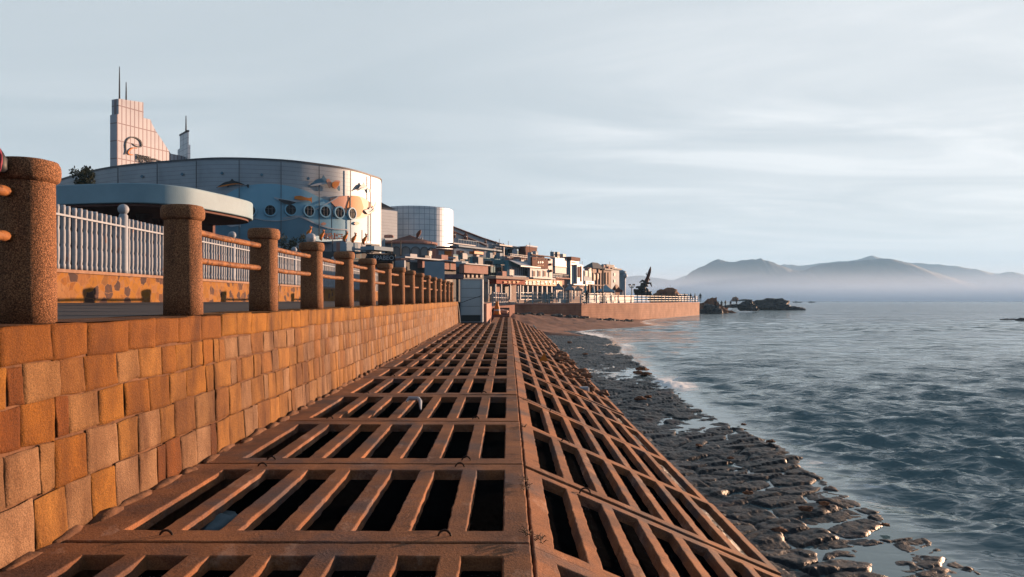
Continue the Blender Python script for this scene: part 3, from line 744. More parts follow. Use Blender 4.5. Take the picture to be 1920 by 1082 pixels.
slab('panelled_face', [(219.5,345)]+outl[1:-1]+[(357,345)], 1.3, M_fin, fin)
def stroke(name, pts, wpx, m, off=.12):
    pts = smooth_line(pts, 6); l = []; r_ = []
    for i, (x, y) in enumerate(pts):
        a = pts[max(i-1, 0)]; b = pts[min(i+1, len(pts)-1)]; dx, dy = b[0]-a[0], b[1]-a[1]; q = math.hypot(dx, dy) or 1
        ww = wpx*(.35+.65*math.sin(math.pi*min(1, max(0, (i+1)/(len(pts)+1)))))/2
        l.append((x-dy/q*ww, y+dx/q*ww)); r_.append((x+dy/q*ww, y-dx/q*ww))
    V = [(fo.x+fd.x*fs_(x)+fn.x*off, fo.y+fd.y*fs_(x)+fn.y*off, fz(x, y)) for x, y in l+r_]; n = len(pts)
    o = MB().add(V, [(k, k+1, n+k+1, n+k) for k in range(n-1)]).build(name, m, fin)
    s_ = o.modifiers.new('thickness', 'SOLIDIFY'); s_.thickness = .08
stroke('dolphin_emblem', [(233.5,290),(235.5,283),(235,272),(238,262),(246,257.5),(255,259),(262,264),(264.5,270),(264,275),(259,275.5),(252,273),(248,269.5)], 2.3, M_mblack)
stroke('dolphin_emblem', [(256.5,278),(250,277.5),(244,280),(240,285),(241,289),(246,290.5),(249,290)], 2.4, M_orange)
mb_ = MB()
ws = fs_(306)-fs_(255)
text_mesh('PHOZISHUTE ZOO', 'lettering', M_dark, fin, fo+fd*fs_(255), fd, 1.25, fz(255, 305)+.1, fn, .1, ws)
text_mesh('DUNJICDIT  ===', 'lettering', M_dark, fin, fo+fd*fs_(255), fd, .7, fz(255, 295.5), fn, .1, ws*.75)
for x, y0, y1 in ((230,124,186),(242.5,153,188)):
    q = fo+fd*fs_(x)-fn*.6; MB().tube([(q.x, q.y, fz(x, y1)-.5), (q.x, q.y, fz(x, (y0+y1)/2)), (q.x, q.y, fz(x, y0))], [.12, .09, .05], 6).build('antenna', M_dark, fin)
tw = B('stepped_tower', 'small grey stepped tower with a mast behind the drum building', 'tower', 106, 333, 352, 357, 271, 330, M_tile, 40)
MB().obox(tw.o, tw.dR, -tw.nR, .1, tw.LR-.1, .4, tw.LL-.7, tw.z1+.003, (VY-246)/F*106).build('upper_stage', M_tile, tw.t)
MB().obox(tw.o, tw.dR, -tw.nR, .05, tw.LR-.05, .3, tw.LL-.6, (VY-246)/F*106+.003, (VY-244)/F*106+.1).build('parapet', M_seam, tw.t)
q = tw.o-tw.nR*.8; MB().tube([(q.x, q.y, (VY-246)/F*106), (q.x, q.y, (VY-215)/F*106)], [.12, .06], 6).build('mast', M_dark, tw.t)
# second drum
d2 = thing('tiled_drum', 'smaller silver tiled cylindrical hall beside the big drum building', 'building', (-14.3, 118, 0))
MB().lathe((-14.35, 116, 0), [(5.75, 0), (5.75, 13.9), (5.6, 14.0)], 64).build('tiled_wall', M_tile, d2)
rc = B('link_roof', 'sloping pale roof linking the two silver drums', 'building', 100, 690, 712, 745, 392, 470, M_metal, 50)
MB().add([P(708, 376, 99), P(716, 380, 100), P(742, 393, 108), P(700, 393, 104)], [(0, 1, 2, 3)]).build('sloping_roof', M_white, rc.t)
# ------------------------------------------------------------------ vegetation
def crown(mb, c, rx, ry, rz, n, s, seed):
    r4 = random.Random(seed); cl_ = []
    for _ in range(max(5, n//90)):
        a, b, q = r4.uniform(0, 2*math.pi), r4.uniform(-.9, 1), r4.uniform(.35, .95)
        h = math.sqrt(max(0, 1-b*b)); cl_.append((c[0]+rx*q*h*math.cos(a), c[1]+ry*q*h*math.sin(a), c[2]+rz*q*b, r4.uniform(.22, .42)))
    for _ in range(n):
        k = r4.choice(cl_); v = Vector((r4.gauss(0, 1), r4.gauss(0, 1), r4.gauss(0, 1))).normalized()*k[3]*r4.random()**.4
        p = Vector((k[0]+v.x*rx, k[1]+v.y*ry, k[2]+v.z*rz))
        u = Vector((r4.gauss(0, 1), r4.gauss(0, 1), r4.gauss(0, 1))).normalized()*s*r4.uniform(.6, 1.3); w_ = u.orthogonal().normalized()*s*.45
        mb.add([p-u, p+w_, p+u, p-w_], [(0, 1, 2, 3)])
def tree(label, x, ytop, ybase, Y, wpx, n, seed, cat='tree', group=None, name='tree'):
    b = P(x, ybase, Y); top = (VY-ytop)/F*Y; h = top-b.z; r_ = wpx/F*Y/2
    t = thing(name, label, cat, b, group); mb = MB()
    crown(mb, (b.x, b.y, b.z+h*.6), r_, r_, h*.42, n, max(.09, r_*.09), seed); mb.build('crown', M_leaf, t)
    mb = MB(); mb.tube([b-Vector((0, 0, 1.0)), b+Vector((0, 0, h*.35)), b+Vector((.1, 0, h*.7))], [r_*.09, r_*.07, r_*.03], 7)
    for k in range(4):
        a = k*1.7+seed; mb.tube([b+Vector((0, 0, h*(.3+.06*k))), b+Vector((math.cos(a)*r_*.6, math.sin(a)*r_*.6, h*(.55+.08*k)))], [r_*.04, r_*.015], 5)
    mb.build('trunk', M_bark, t)
tree('dark bushy tree rising just above the pale blue canopy roof', 158, 312, 372, 46, 46, 1500, 5)
for i, (x, yt_, w_, l) in enumerate(((395,441,60,'first dark tree from the left below the dolphin mural'), (445,446,60,'dark tree below the mural between the first and second fence openings'), (535,437,56,'dark tree left of the white globe lamp below the portholes'), (560,442,50,'dark tree directly behind the white globe lamp'), (608,452,56,'dark tree right of the white globe lamp below the terrace'), (640,455,46,'dark tree in front of the terrace with orange figures'), (668,462,40,'small dark tree beneath the right end of the white terrace'))):
    tree(l, x, yt_, 545, 62+i*1.5, w_, 1300, 20+i, group='dark trees below the drum building')
gl = thing('globe_lamp', 'white globe lamp above the posts below the mural', 'lamp', P(583, 560, 30))
MB().tube([P(583, 562, 30), P(583, 452, 30)], .05, 8).build('lamp_pole', M_dark, gl)
c = P(583, 446, 30); MB().lathe(c, [(.04, -.19), (.17, -.14), (.19, 0), (.17, .12), (.08, .18)], 14).build('globe', M_white2, gl, smooth=True)
# ------------------------------------------------------------------ terrain under the town
def gpoly(name, pts, z0, z1, m):
    mb = MB(); prism(mb, pts, z0, z1); return mb.build(name, m, kind='structure')
M_gnd = mat('earth_and_paving', (.10,.07,.06), (.07,.055,.05), sc=.3, rough=.95, bump=.01, bsc=5)
gpoly('ground', [(-9.36,-30),(-9.36,60),(-60,60),(-300,60),(-300,-30)], -5, -.06, M_gnd)
PW = [(-1.6,60.5),(.2,80),(.8,89),(9.3,95),(19.6,112),(38.4,150)]
gpoly('ground', [(-9.36,60.05),(-3.6,60.5),(-1.8,60.5),(.0,80),(.6,89.3),(9.1,95.3),(19.3,112.3),(38.0,150.3),(41,165),(20,185),(-60,420),(-700,420),(-700,60.05)], -5, -.53, M_gnd)
gpoly('ground', [(-9.3,45.05),(-3.6,45.05),(-1.9,46.5),(-1.9,60.4),(-9.3,60)], -5, -.12, M_gnd)
nx, ny = 60, 60
gx, gy = np.meshgrid(np.linspace(-260, -9.6, nx), np.linspace(46, 260, ny), indexing='ij')
hz = np.clip((gy-50)/30, 0, 1)*np.clip((-9-gx)/8, 0, 1)*5.2; hz = hz+np.clip((gy-90)/60, 0, 1)*np.clip((-9-gx)/8, 0, 1)*3
grid_mesh('hillside', gx, gy, hz-.3, M_gnd, 'structure')
# ------------------------------------------------------------------ town
tr = B('terrace_wing', 'white terrace parapet wing with orange figurines along its edge below the drum building', 'building', 66, 560, 646, 712, 451, 478, M_white, 62)
tr.f('R', 649, 707, 455, 457, 'stripe', M_blue2, .04)
tr2 = B('terrace_board', 'pale blue sloping fascia with brown lettering below the mural', 'sign', 65, 575, 592, 641, 442, 452, M_blue, 60)
tr2.glyphs('R', 604, 640, 437, 449, 8, M_brick, .2)
def seahorse(x, y, Y, label):
    t = thing('seahorse_figure', label, 'figurine', P(x, y+8, Y), 'orange figurines on the terrace edge'); s = Y/F
    c = P(x, y+3, Y); mb = MB()
    mb.tube([P(x-1, y+9, Y), P(x-3, y+5, Y), P(x-2, y+1, Y), P(x+1, y-3, Y), P(x+3, y-7, Y), P(x+2, y-10, Y), P(x+5, y-10, Y)], [1.2*s, 3*s, 4*s, 3*s, 2*s, 2.4*s, 1*s], 8)
    mb.build('figure_body', M_orange, t, smooth=True)
    MB().tube([P(x+3, y-9, Y-.1), P(x+1, y-13, Y-.1)], [1.2*s, .4*s], 6).build('crest', M_peach, t)
seahorse(580, 436, 58, 'orange figurine on the left end of the terrace above the globe lamp')
seahorse(604, 442, 64, 'orange figurine left of the brown lettering on the terrace')
seahorse(648, 445, 65, 'brightest orange figurine right of the brown lettering')
seahorse(664, 448, 66, 'slim orange figurine in the middle of the white parapet')
seahorse(684, 450, 67, 'pale orange figurine at the right end of the white parapet')
dr = B('dark_restaurant', 'dark low restaurant with grey awning roof behind the posts', 'building', 58, 600, 655, 742, 470, 560, M_roofd, 60)
dr.f('R', 676, 712, 464, 471, 'awning', M_blueg, 1.4)
dr.f('R', 660, 676, 466, 469, 'white_beam', M_whitew, .3)
dr.glyphs('R', 690, 700, 472, 476, 3, M_whitew)
dr.window('R', 664, 676, 474, 486, fm=M_teal)
sg = B('letter_signboard', 'dark signboard with a row of white letters in front of the arched pavilion', 'sign', 50, 682, 688, 741, 476, 489, M_dark, 12, LLdef=.3)
s0 = sg.solve(sg.dR, 699); s1 = sg.solve(sg.dR, 738)
text_mesh('SPABEO', 'lettering', M_white2, sg.t, sg.o+sg.dR*s0, sg.dR, .42, sg.z0+.07, sg.nR, .04, s1-s0)
for x in (692, 736): MB().tube([P(x, 489, 50.2+ (x-688)*.01), P(x, 575, 50.2)], .05, 6).build('leg', M_dark, sg.t)
# round arched pavilion
pc = P(762, 483, 92); pv = thing('round_pavilion', 'round grey pavilion with arched openings and a brown conical roof', 'pavilion', (pc.x, pc.y+3, 0))
pcx, pcy = pc.x, pc.y+3; pr = 3.3
zb, zt = (VY-486)/F*92, (VY-457)/F*92
MB().lathe((pcx, pcy, 0), [(pr, 0), (pr, zt)], 48).build('walls', M_blueg, pv)
MB().lathe((pcx, pcy, zt), [(pr+.18, .003), (pr+.25, .12), (pr+.25, .3), (pr+.1, .36)], 48).build('cornice', M_pink, pv)
MB().lathe((pcx, pcy, zt), [(pr+.05, .365), (1.8, .75), (.4, 1.2), (.1, 1.3)], 40).build('roof', M_roofr, pv)
MB().lathe((pcx, pcy, 0), [(pr+.3, zb-.5), (pr+.3, zb-.02)], 48).build('base_ledge', M_whitew, pv)
for k in range(10):
    a = R(-170+k*20*1.0) if True else 0
    a = R(180+9+k*18*1.12)
    def pp(u, z, o): aa = a+u/pr; return (pcx+(pr+o)*math.cos(aa), pcy+(pr+o)*math.sin(aa), z)
    hw = .46; zs = zb+.1; sp = zb+1.0
    inner = [(-hw, zs)]+[(-hw*math.cos(R(b)), sp+hw*math.sin(R(b))) for b in range(0, 181, 20)]+[(hw, zs)]
    outer = [(-hw*1.22, zs)]+[(-hw*1.22*math.cos(R(b)), sp+hw*1.22*math.sin(R(b))) for b in range(0, 181, 20)]+[(hw*1.22, zs)]
    n = len(inner); V = [pp(u, z, .16) for u, z in inner]+[pp(u, z, .16) for u, z in outer]+[pp(u, z, 0) for u, z in outer]
    arch = MB().add(V, [(k2, k2+1, n+k2+1, n+k2) for k2 in range(n-1)]+[(n+k2, n+k2+1, 2*n+k2+1, 2*n+k2) for k2 in range(n-1)]).build('arched_window', M_seam, pv)
    MB().add([pp(u, z, .05) for u, z in inner], [tuple(range(n))]).build('pane', mat('pale_window_blind', (.22,.25,.28), (.18,.21,.24), sc=1, rough=.4), arch)
sp0 = thing('roof_sculpture', 'white spray and dark leaping figure sculpture on the pavilion roof', 'sculpture', (pcx, pcy-1, zt+1.1))
mb = MB()
for k in range(16):
    x = 762+k*2.0+rnd.uniform(-1, 1); y = 452-rnd.uniform(0, 5)-(5 if k > 9 else 0); mb.tube([P(x, 454, 94), P(x+rnd.uniform(-2, 2), y, 94)], [.16, .04], 5)
mb.build('spray', M_white2, sp0)
MB().tube([P(782, 447, 94), P(784, 440, 94), P(787, 435, 94), P(789, 431, 94)], [.12, .26, .22, .05], 8).build('leaping_figure', M_wood, sp0, smooth=True)
kb = B('blue_kiosk_block', 'small dark blue block left of the conical roof', 'building', 90, 706, 708, 722, 446, 475, M_blueg, 50)
wp = B('white_parapet_block', 'white parapet strip with planters behind the conical roof', 'building', 100, 720, 724, 800, 450, 475, M_white, 40)
for k in range(4):
    MB().rock(P(724+k*3.5, 444, 99.5), .28, 2, (1, 1, 1), .3, k).build('planter_bush', M_pink, wp.t, smooth=True)
# long white canteen with pink boards
lc = B('canteen_canopy', 'long low shelter with pink boards under a white roof edge beyond the railing', 'building', 60, 730, 741, 862, 489, 575, M_roofd, 61)
lc.f('R', 741, 862, 486.5, 489, 'roof_edge', M_white, 1.0)
lc.f('R', 783, 861, 491, 505, 'pink_board', M_pink, .5)
lc.f('R', 741, 744, 489, 530, 'corner_post', M_whitew, .9)
for k in range(3): lc.f('R', 809+k*26, 810+k*26, 490, 506, 'board_joint', M_seam, .55, .4)
lc2 = B('canteen_annex', 'lower pink board annex at the right of the long shelter', 'building', 63, 855, 860, 907, 500, 575, M_roofd, 61)
lc2.f('R', 861, 906, 497, 513, 'pink_board', M_pink, .5)
lc2.f('R', 860, 907, 495.5, 497.2, 'roof_edge', M_white, .7)
lc2.glyphs('R', 880, 897, 501, 506, 4, M_white)
for k in range(5): lc2.window('R', 866+k*8, 871+k*8, 515, 521, fm=M_pink)
fc = B('blue_screen_fence', 'pale blue screen with white pickets in front of the pink boards', 'fence', 50, 796, 798, 828, 505, 560, M_blueg, 6, LLdef=.15)
for k in range(5): fc.f('R', 810+k*3.4, 811.2+k*3.4, 504, 530, 'picket', M_white, .08)
mr_ = B('mauve_awning', 'mauve grey awning box above the grey cabinet', 'awning', 52, 823, 826, 870, 514, 522, mat('mauve_canvas', (.16,.12,.15), (.10,.08,.11), sc=2, rough=.9), 8, LLdef=1.5)
for x in (827, 868): MB().tube([P(x, 521, 52.6), P(x, 567, 52.6)], .04, 6).build('leg', M_dark, mr_.t)
# striped lean-to tents
def tent(label, x0, x1, yt, ye, yb, Y, m, group=None, name='market_tent'):
    a = P(x0, ye, Y); b = P(x1, ye, Y); wd = b.x-a.x; dp_ = wd*.8; cxm = (a.x+b.x)/2; cym = Y+dp_/2; top = (VY-yt)/F*Y
    t = thing(name, label, 'tent', (cxm, cym, (VY-yb)/F*Y), group); r_ = []
    q = [(a.x, Y, a.z), (b.x, Y, a.z), (b.x, Y+dp_, a.z), (a.x, Y+dp_, a.z)]
    ap = (cxm, cym, top); mid = [tuple(Vector(v)*.55+Vector(ap)*.45-Vector((0, 0, (top-a.z)*.12))) for v in q]
    low = [(v[0], v[1], v[2]-.25) for v in q]
    MB().add(low+q+mid+[ap], [(k, (k+1) % 4, 4+(k+1) % 4, 4+k) for k in range(4)]+[(4+k, 4+(k+1) % 4, 8+(k+1) % 4, 8+k) for k in range(4)]+[(8+k, 8+(k+1) % 4, 12) for k in range(4)]).build('canvas_roof', m, t)
    zb_ = (VY-yb)/F*Y
    for v in q: MB().tube([(v[0], v[1], zb_), (v[0], v[1], v[2])], .05, 6).build('leg', M_whitew, t)
    return t
tent('long cream striped tent roof left of the red awning', 868, 915, 513, 524, 560, 72, M_cream)
rd = B('red_awning_restaurant', 'restaurant with a red awning and yellow characters behind the grey cabinet', 'restaurant', 78, 905, 915, 968, 524, 566, M_cream, 61)
rd.f('R', 912, 967, 524, 533, 'awning', M_red, 1.2); rd.glyphs('R', 924, 956, 527, 531.5, 4, M_gold, 1.3)
rd.f('R', 941, 958, 535, 556, 'door', M_dark, .1); rd.f('R', 925, 939, 535, 556, 'pink_panel', M_pink, .1); rd.window('R', 917, 922, 536, 552)
for x in (912, 923, 940, 959): rd.f('R', x, x+1.5, 533, 562, 'column', M_whitew, 1.1, .9)
rd.f('R', 905, 968, 519, 524, 'tiled_roof', M_cream, 1.6)
# upper blue teal block
ub = B('teal_stair_block', 'blue teal stepped block with balconies above the pink board annex', 'building', 95, 828, 842, 955, 476, 530, M_teal, 61)
for a, b, c, e in ((846,858,480,490),(862,873,482,492),(905,925,488,500),(932,944,500,514)): ub.window('R', a, b, c, e)
ub.f('R', 880, 897, 472, 477, 'orange_awning', M_orange, .8); ub.f('R', 843, 925, 465, 468, 'roof_slab', M_blueg, 1.4); ub.f('R', 838, 880, 458, 460, 'roof_slab', M_whitew, 1.0)
ub.f('R', 864, 873, 475, 486, 'white_panel', M_white, .3)
ub.railing('R', 850, 888, 451, 464, 8, M_blueg, .8); ub.railing('R', 900, 952, 496, 512, 10, M_dark, .8)
ub2 = B('peach_terrace', 'peach coloured terrace front between the tiled drum and the teal block', 'building', 88, 810, 818, 850, 466, 500, M_pink, 30)
ub2.f('R', 818, 850, 463, 466, 'roof', M_roofr, .8); ub2.f('R', 822, 832, 470, 478, 'white_sign', M_white, .12); ub2.f('R', 834, 846, 470, 480, 'window', M_orange, .1); ub2.f('R', 818, 850, 482, 485, 'ledge', M_whitew, .6)
# sloping white parapet with lanterns
sr = thing('stair_parapet', 'white sloping parapet roof descending to the right from the tiled drum', 'building', P(885, 500, 125))
V = [P(846, 424, 125), P(905, 447, 130), P(950, 462, 134), P(950, 500, 134), P(846, 500, 125)]; n = 5
MB().add(V+[v+Vector((-.5, 5, 0)) for v in V], [tuple(range(n)), tuple(range(n, 2*n))[::-1]]+[(k, n+k, n+(k+1) % n, (k+1) % n) for k in range(n)]).build('parapet_wall', M_white, sr)
for a, b in (((846, 424, 124.8), (905, 446.5, 129.8)), ((905, 446.5, 129.8), (950, 461, 133.8)), ((850, 434, 120), (912, 461, 124))):
    MB().tube([P(*a), P(*b)], .14, 6).build('coping', M_roofr, sr)
V = [P(850, 434.5, 120), P(912, 461.5, 124), P(905, 480, 124), P(850, 480, 120)]
MB().add(V+[v+Vector((-.3, 1.2, 0)) for v in V], [(0, 1, 2, 3), (7, 6, 5, 4), (0, 4, 5, 1), (1, 5, 6, 2), (3, 2, 6, 7), (0, 3, 7, 4)]).build('lower_wall', M_white2, sr)
def lantern(x, yb, h, Y, lab):
    s = Y/F*h/13; b = P(x, yb, Y); t = thing('pagoda_lantern', lab, 'lantern', b, 'pagoda lanterns on the sloping parapet')
    MB().lathe(b, [(3.6*s, 0), (3.8*s, 4*s), (3.2*s, 5*s)], 8).build('lantern_base', M_roofr, t)
    MB().lathe(b, [(2.6*s, 5.05*s), (2.6*s, 7*s)], 8).build('lamp_chamber', M_whitew, t)
    MB().lathe(b, [(4.8*s, 7.05*s), (4.6*s, 8*s), (2*s, 10*s), (1.6*s, 11.5*s), (.5*s, 13*s)], 8).build('lantern_roof', M_roofr, t)
lantern(851, 446, 14, 119.5, 'largest brown pagoda lantern beside the tiled drum'); lantern(873, 450, 14, 121, 'second brown pagoda lantern from the drum')
lantern(910, 456, 8, 124, 'small brown pagoda lantern low on the sloping parapet'); lantern(930, 461, 9, 126, 'brown pagoda lantern at the foot of the parapet'); lantern(944, 462, 6, 128, 'tiniest dark lantern left of the white roof frame')
# frame-roof block
fb = B('framed_terrace_block', 'dark glazed terrace block under a thin white roof frame', 'building', 108, 912, 922, 975, 464, 492, M_teal, 61)
fb.f('R', 920, 975, 462, 464.5, 'roof_frame', M_whitew, 1.5)
for x in (929, 949, 968): fb.f('R', x, x+1.4, 464, 490, 'post', M_whitew, 1.4, 1.2)
fb.f('R', 931, 948, 467, 479, 'window', M_glass, .1); fb.f('R', 952, 959, 467, 479, 'window', M_glass, .1); fb.f('R', 923, 929, 465, 478, 'pillar', M_cream, .2)
fb.railing('R', 926, 950, 480, 488, 10, M_wood, 1.3)
wa = thing('white_arch', 'small round-topped white arch on the terrace beside the brown tower', 'arch', P(965, 482, 107))
pts = [(960, 482)]+[(965+5*-math.cos(R(a)), 472-6*math.sin(R(a))) for a in range(0, 181, 20)]+[(970, 482)]
V = [P(x, y, 107) for x, y in pts]; n = len(V)
MB().add(V+[v+Vector((0, .5, 0)) for v in V], [tuple(range(n))[::-1], tuple(range(n, 2*n))]+[(k, (k+1) % n, n+(k+1) % n, n+k) for k in range(n)]).build('arch_body', M_white2, wa)
bt = B('brown_tower_block', 'brown boxy rooftop block, the tallest part of the street of shops', 'building', 112, 972, 986, 1007, 461.5, 500, M_brick, 61)
bt.f('R', 986, 1007, 461, 462.5, 'roof_edge', M_whitew, .15)
# teal shop with awning
ts = B('teal_shop', 'teal shop building with slanted white awning and striped shutters', 'building', 101, 946, 952, 994, 488, 568, M_teal, 61)
o_, d_, n_ = ts.o, ts.dR, ts.nR; L0, L1 = ts.solve(d_, 953), ts.solve(d_, 994)
za, zc = (VY-489)/F*103, (VY-499)/F*103
MB().add([(o_.x+d_.x*s+n_.x*q, o_.y+d_.y*s+n_.y*q, z) for s, q, z in ((L0, .1, za), (L1, .1, za), (L1+.2, 1.6, zc), (L0+.6, 1.6, zc), (L0+.6, 1.6, zc-.15), (L1+.2, 1.6, zc-.15))], [(0, 1, 2, 3), (3, 2, 5, 4)]).build('slanted_awning', M_white2, ts.t)
sh = ts.f('R', 954, 985, 501, 517, 'shutter', M_white2, .1)
for k in range(9): ts.f('R', 955+k*3.5, 955.8+k*3.5, 501, 517, 'slat_gap', M_seam, .14, .08, parent=sh)
ts.f('R', 985, 992, 500, 516, 'window', M_glass, .08); ts.f('R', 950, 994, 518, 521, 'ledge', M_blueg, 1.0)
lb = B('balcony_sign_block', 'long rooftop balcony with lettered parapet above the teal shop', 'building', 104, 946, 951, 1000, 481, 490, M_whitew, 61)
lb.glyphs('R', 956, 996, 482, 487, 12, M_brick, .1); lb.railing('R', 951, 1000, 478, 481, 14, M_whitew, .2)
# brown sign building
bs_ = B('brown_sign_building', 'white fronted building under a large brown signboard with white characters', 'building', 104, 989, 994, 1036, 481, 568, M_white, 61)
bs_.f('R', 995, 1025, 483, 503, 'signboard', M_brick, .25); bs_.glyphs('R', 1004, 1016, 490, 494, 3, M_white2, .3); bs_.glyphs('R', 1002, 1016, 497, 499, 6, M_gold, .3); bs_.glyphs('R', 998, 1022, 485, 487.5, 8, M_cream, .3)
for x in (998, 1008, 1018): bs_.window('R', x, x+5, 507, 519, M_wood)
bs_.window('R', 1028, 1032, 504, 520); bs_.f('R', 994, 1036, 479, 481, 'roof_edge', M_roofr, .3); bs_.f('R', 994, 1036, 521, 523, 'ledge', M_white, .5)
for x, y in ((1029, 496), (1026, 487), (1030, 508)): bs_.f('R', x, x+2.5, y-2, y+2, 'wall_lamp', M_wood, .4)
gs = B('gold_sign_restaurant', 'ground-floor restaurant with a long yellow sign and dark glazed front', 'restaurant', 99, 958, 964, 1046, 524, 568, M_cream, 61)
gs.f('R', 965, 1045, 525, 535.5, 'signboard', M_gold, .8); gs.glyphs('R', 972, 1040, 526.5, 534, 9, M_white2, .86)
gs.f('R', 967, 1040, 537, 552, 'shopfront_glass', M_glass, .1)
for k in range(9): gs.f('R', 965+k*9, 967+k*9, 536, 560, 'column', M_whitew, .5)
for k in range(6): gs.window('R', 1001+k*6, 1004+k*6, 538, 551, M_teal)
# white screen building
ws_ = B('white_screen_building', 'building with two blank white wall panels over a balcony and brick ground floor', 'building', 112, 1033, 1037, 1062, 483, 568, M_blueg, 61)
ws_.f('R', 1037.5, 1059.5, 484, 500, 'upper_panel', M_white2, .3); ws_.f('R', 1037.5, 1059.5, 502, 513, 'lower_panel', M_white, .3); ws_.f('R', 1037, 1061, 500.3, 501.7, 'dark_band', M_dark, .35)
ws_.railing('R', 1037, 1062, 515, 521, 10, M_dark, .5); ws_.f('R', 1037, 1062, 522, 560, 'brick_front', M_pink, .12); ws_.f('R', 1040, 1055, 536, 556, 'dark_doorway', M_dark, .16)
ws_.f('R', 1036, 1063, 521, 523, 'ledge', M_pink, .6)
MB().tube([P(1035, 477, 113), P(1051, 478.5, 113), P(1051, 484, 113)], .07, 5).build('roof_pipe', M_dark, ws_.t)
# white tall building
wt = B('white_tall_building', 'tall narrow white building with brown cap and red vertical sign', 'building', 116, 1062, 1070, 1085, 488, 533, M_white2, 61)
wt.roof('cap', M_brick, .2); wt.f('R', 1072, 1079, 492, 493.2, 'sign_line', M_brick, .08); wt.f('R', 1072, 1079, 497, 499, 'sign_line', M_brick, .08)
wt2 = B('white_sign_frame', 'white framed bay with red vertical characters next to the tall white building', 'building', 117, 1078, 1082, 1093, 496, 533, M_white2, 61)
wt2.f('R', 1083.5, 1086.5, 500, 520, 'red_sign', M_brick, .1); wt2.f('R', 1088.5, 1090, 499, 528, 'red_strip', M_wood, .1)
wt3 = B('ground_shop', 'cream ground-floor shop below the tall white building', 'building', 115.5, 1060, 1068, 1096, 533.5, 568, M_cream, 61)
wt3.f('R', 1069, 1096, 533, 535, 'ledge', M_white2, .6); wt3.window('R', 1071, 1079, 540, 556); wt3.window('R', 1083, 1092, 540, 556, M_wood)
# small blue / white sign
sb = B('small_blue_shop', 'small blue grey shop with a white name board and rooftop glazing', 'building', 122, 1090, 1095, 1110, 507, 568, M_blueg, 61)
sb.window('R', 1096, 1101, 508, 518); sb.window('R', 1103, 1108, 505, 520); sb.f('R', 1094, 1110, 527, 533, 'name_board', M_white2, .4); sb.glyphs('R', 1099, 1106, 528.5, 531.5, 3, M_blue2, .45)
for x in (1097, 1102, 1107): sb.f('R', x, x+1.6, 534, 552, 'red_post', M_wood, .3)
# pagoda building
pg = B('timber_front_building', 'white building with dark red timber frames under a dark slate roof', 'building', 126, 1098, 1108, 1132, 503, 568, M_white, 61)
pg.roof('hip', M_roofd, .6)
for a, b, c, e in ((1109,1116,503,512),(1120,1127,504,512)): pg.f('R', a, b, c, e, 'timber_panel', M_wood, .2)
for x in (1110, 1117, 1123, 1129): pg.f('R', x, x+1.8, 512, 553, 'timber_post', M_wood, .25)
pg.window('R', 1112, 1116, 514, 526); pg.window('R', 1119, 1122, 513, 524); pg.f('R', 1108, 1132, 534, 536, 'ledge', M_cream, .5)
pg2 = B('timber_end_building', 'pink and timber building with sloping cream cornice beneath a flat dark roof', 'building', 130, 1126, 1132, 1146, 506, 568, M_cream, 61)
pg2.roof('flat', M_roofd, .3); 
for x in (1134, 1139): pg2.f('R', x, x+2.6, 511, 533, 'timber_panel', M_wood, .2)
sgb = B('grey_slab_building', 'plain grey slab building with stepped flat roof at the end of the street', 'building', 134, 1136, 1146, 1161, 505, 568, M_blueg, 61)
MB().obox(sgb.o, sgb.dR, -sgb.nR, -1.5, sgb.LR*.5, .3, sgb.LL, sgb.z1+.26, (VY-497)/F*136).build('roof_box', M_roofd, sgb.t)
sgb.roof('flat', M_roofd, .35)
sgb.window('R', 1150, 1153, 512, 518); sgb.window('R', 1150, 1153, 524, 530)
si = thing('grey_silo', 'small grey cylindrical tower with a white sphere beside it', 'tower', P(1164, 565, 140))
c = P(1164, 545, 140); MB().lathe((c.x, c.y, -.5), [(.9, 0), (.9, 5.5), (1.0, 5.55), (1.0, 5.9), (.3, 6.2)], 18).build('shaft', M_blueg, si)
c = P(1171.5, 517, 139.5); MB().lathe(c, [(.05, -.5), (.35, -.38), (.5, 0), (.35, .38), (.05, .5)], 14).build('sphere', M_white2, si, smooth=True); MB().tube([c, (c.x, c.y, -.5)], .12, 6).build('sphere_post', M_whitew, si)
tent('left grey peaked canopy in front of the brick ground floor', 1039, 1056, 530, 540, 562, 100, M_tent, 'grey peaked canopies')
tent('right grey peaked canopy in front of the white tall building', 1061, 1077, 531, 541, 562, 103, M_tent, 'grey peaked canopies')
tent('low cream canopy right of the grey peaked canopies', 1076, 1092, 536, 542, 562, 106, M_cream)
tent('pale blue tent with a slanting roof in front of the timber buildings', 1122, 1152, 533, 545, 562, 112, M_canopy)
tent('small red brown stall canopy at the foot of the grey silo', 1153, 1168, 538, 545, 562, 116, M_brick)
wbx = B('white_booth', 'plain white booth between the two grey peaked canopies', 'booth', 101, 1048, 1050, 1057, 546, 560, M_white2, 61, LLdef=1)
wbx.f('R', 1050.5, 1056.5, 548, 549, 'ledge', M_blueg, .1)
wl = B('low_white_wall', 'low pink white planter wall behind the promenade railing', 'wall', 110, 1136, 1138, 1188, 555.5, 569, M_whitew, 61, LLdef=.6)
wl.f('R', 1138, 1188, 554.5, 556, 'coping', M_pink, .15)
bh = B('small_hut', 'small red brown hut beside the silo', 'hut', 118, 1149, 1153, 1162, 546, 562, M_brick, 61, roof='hip', roofm=M_wood)
RC = random.Random(17)
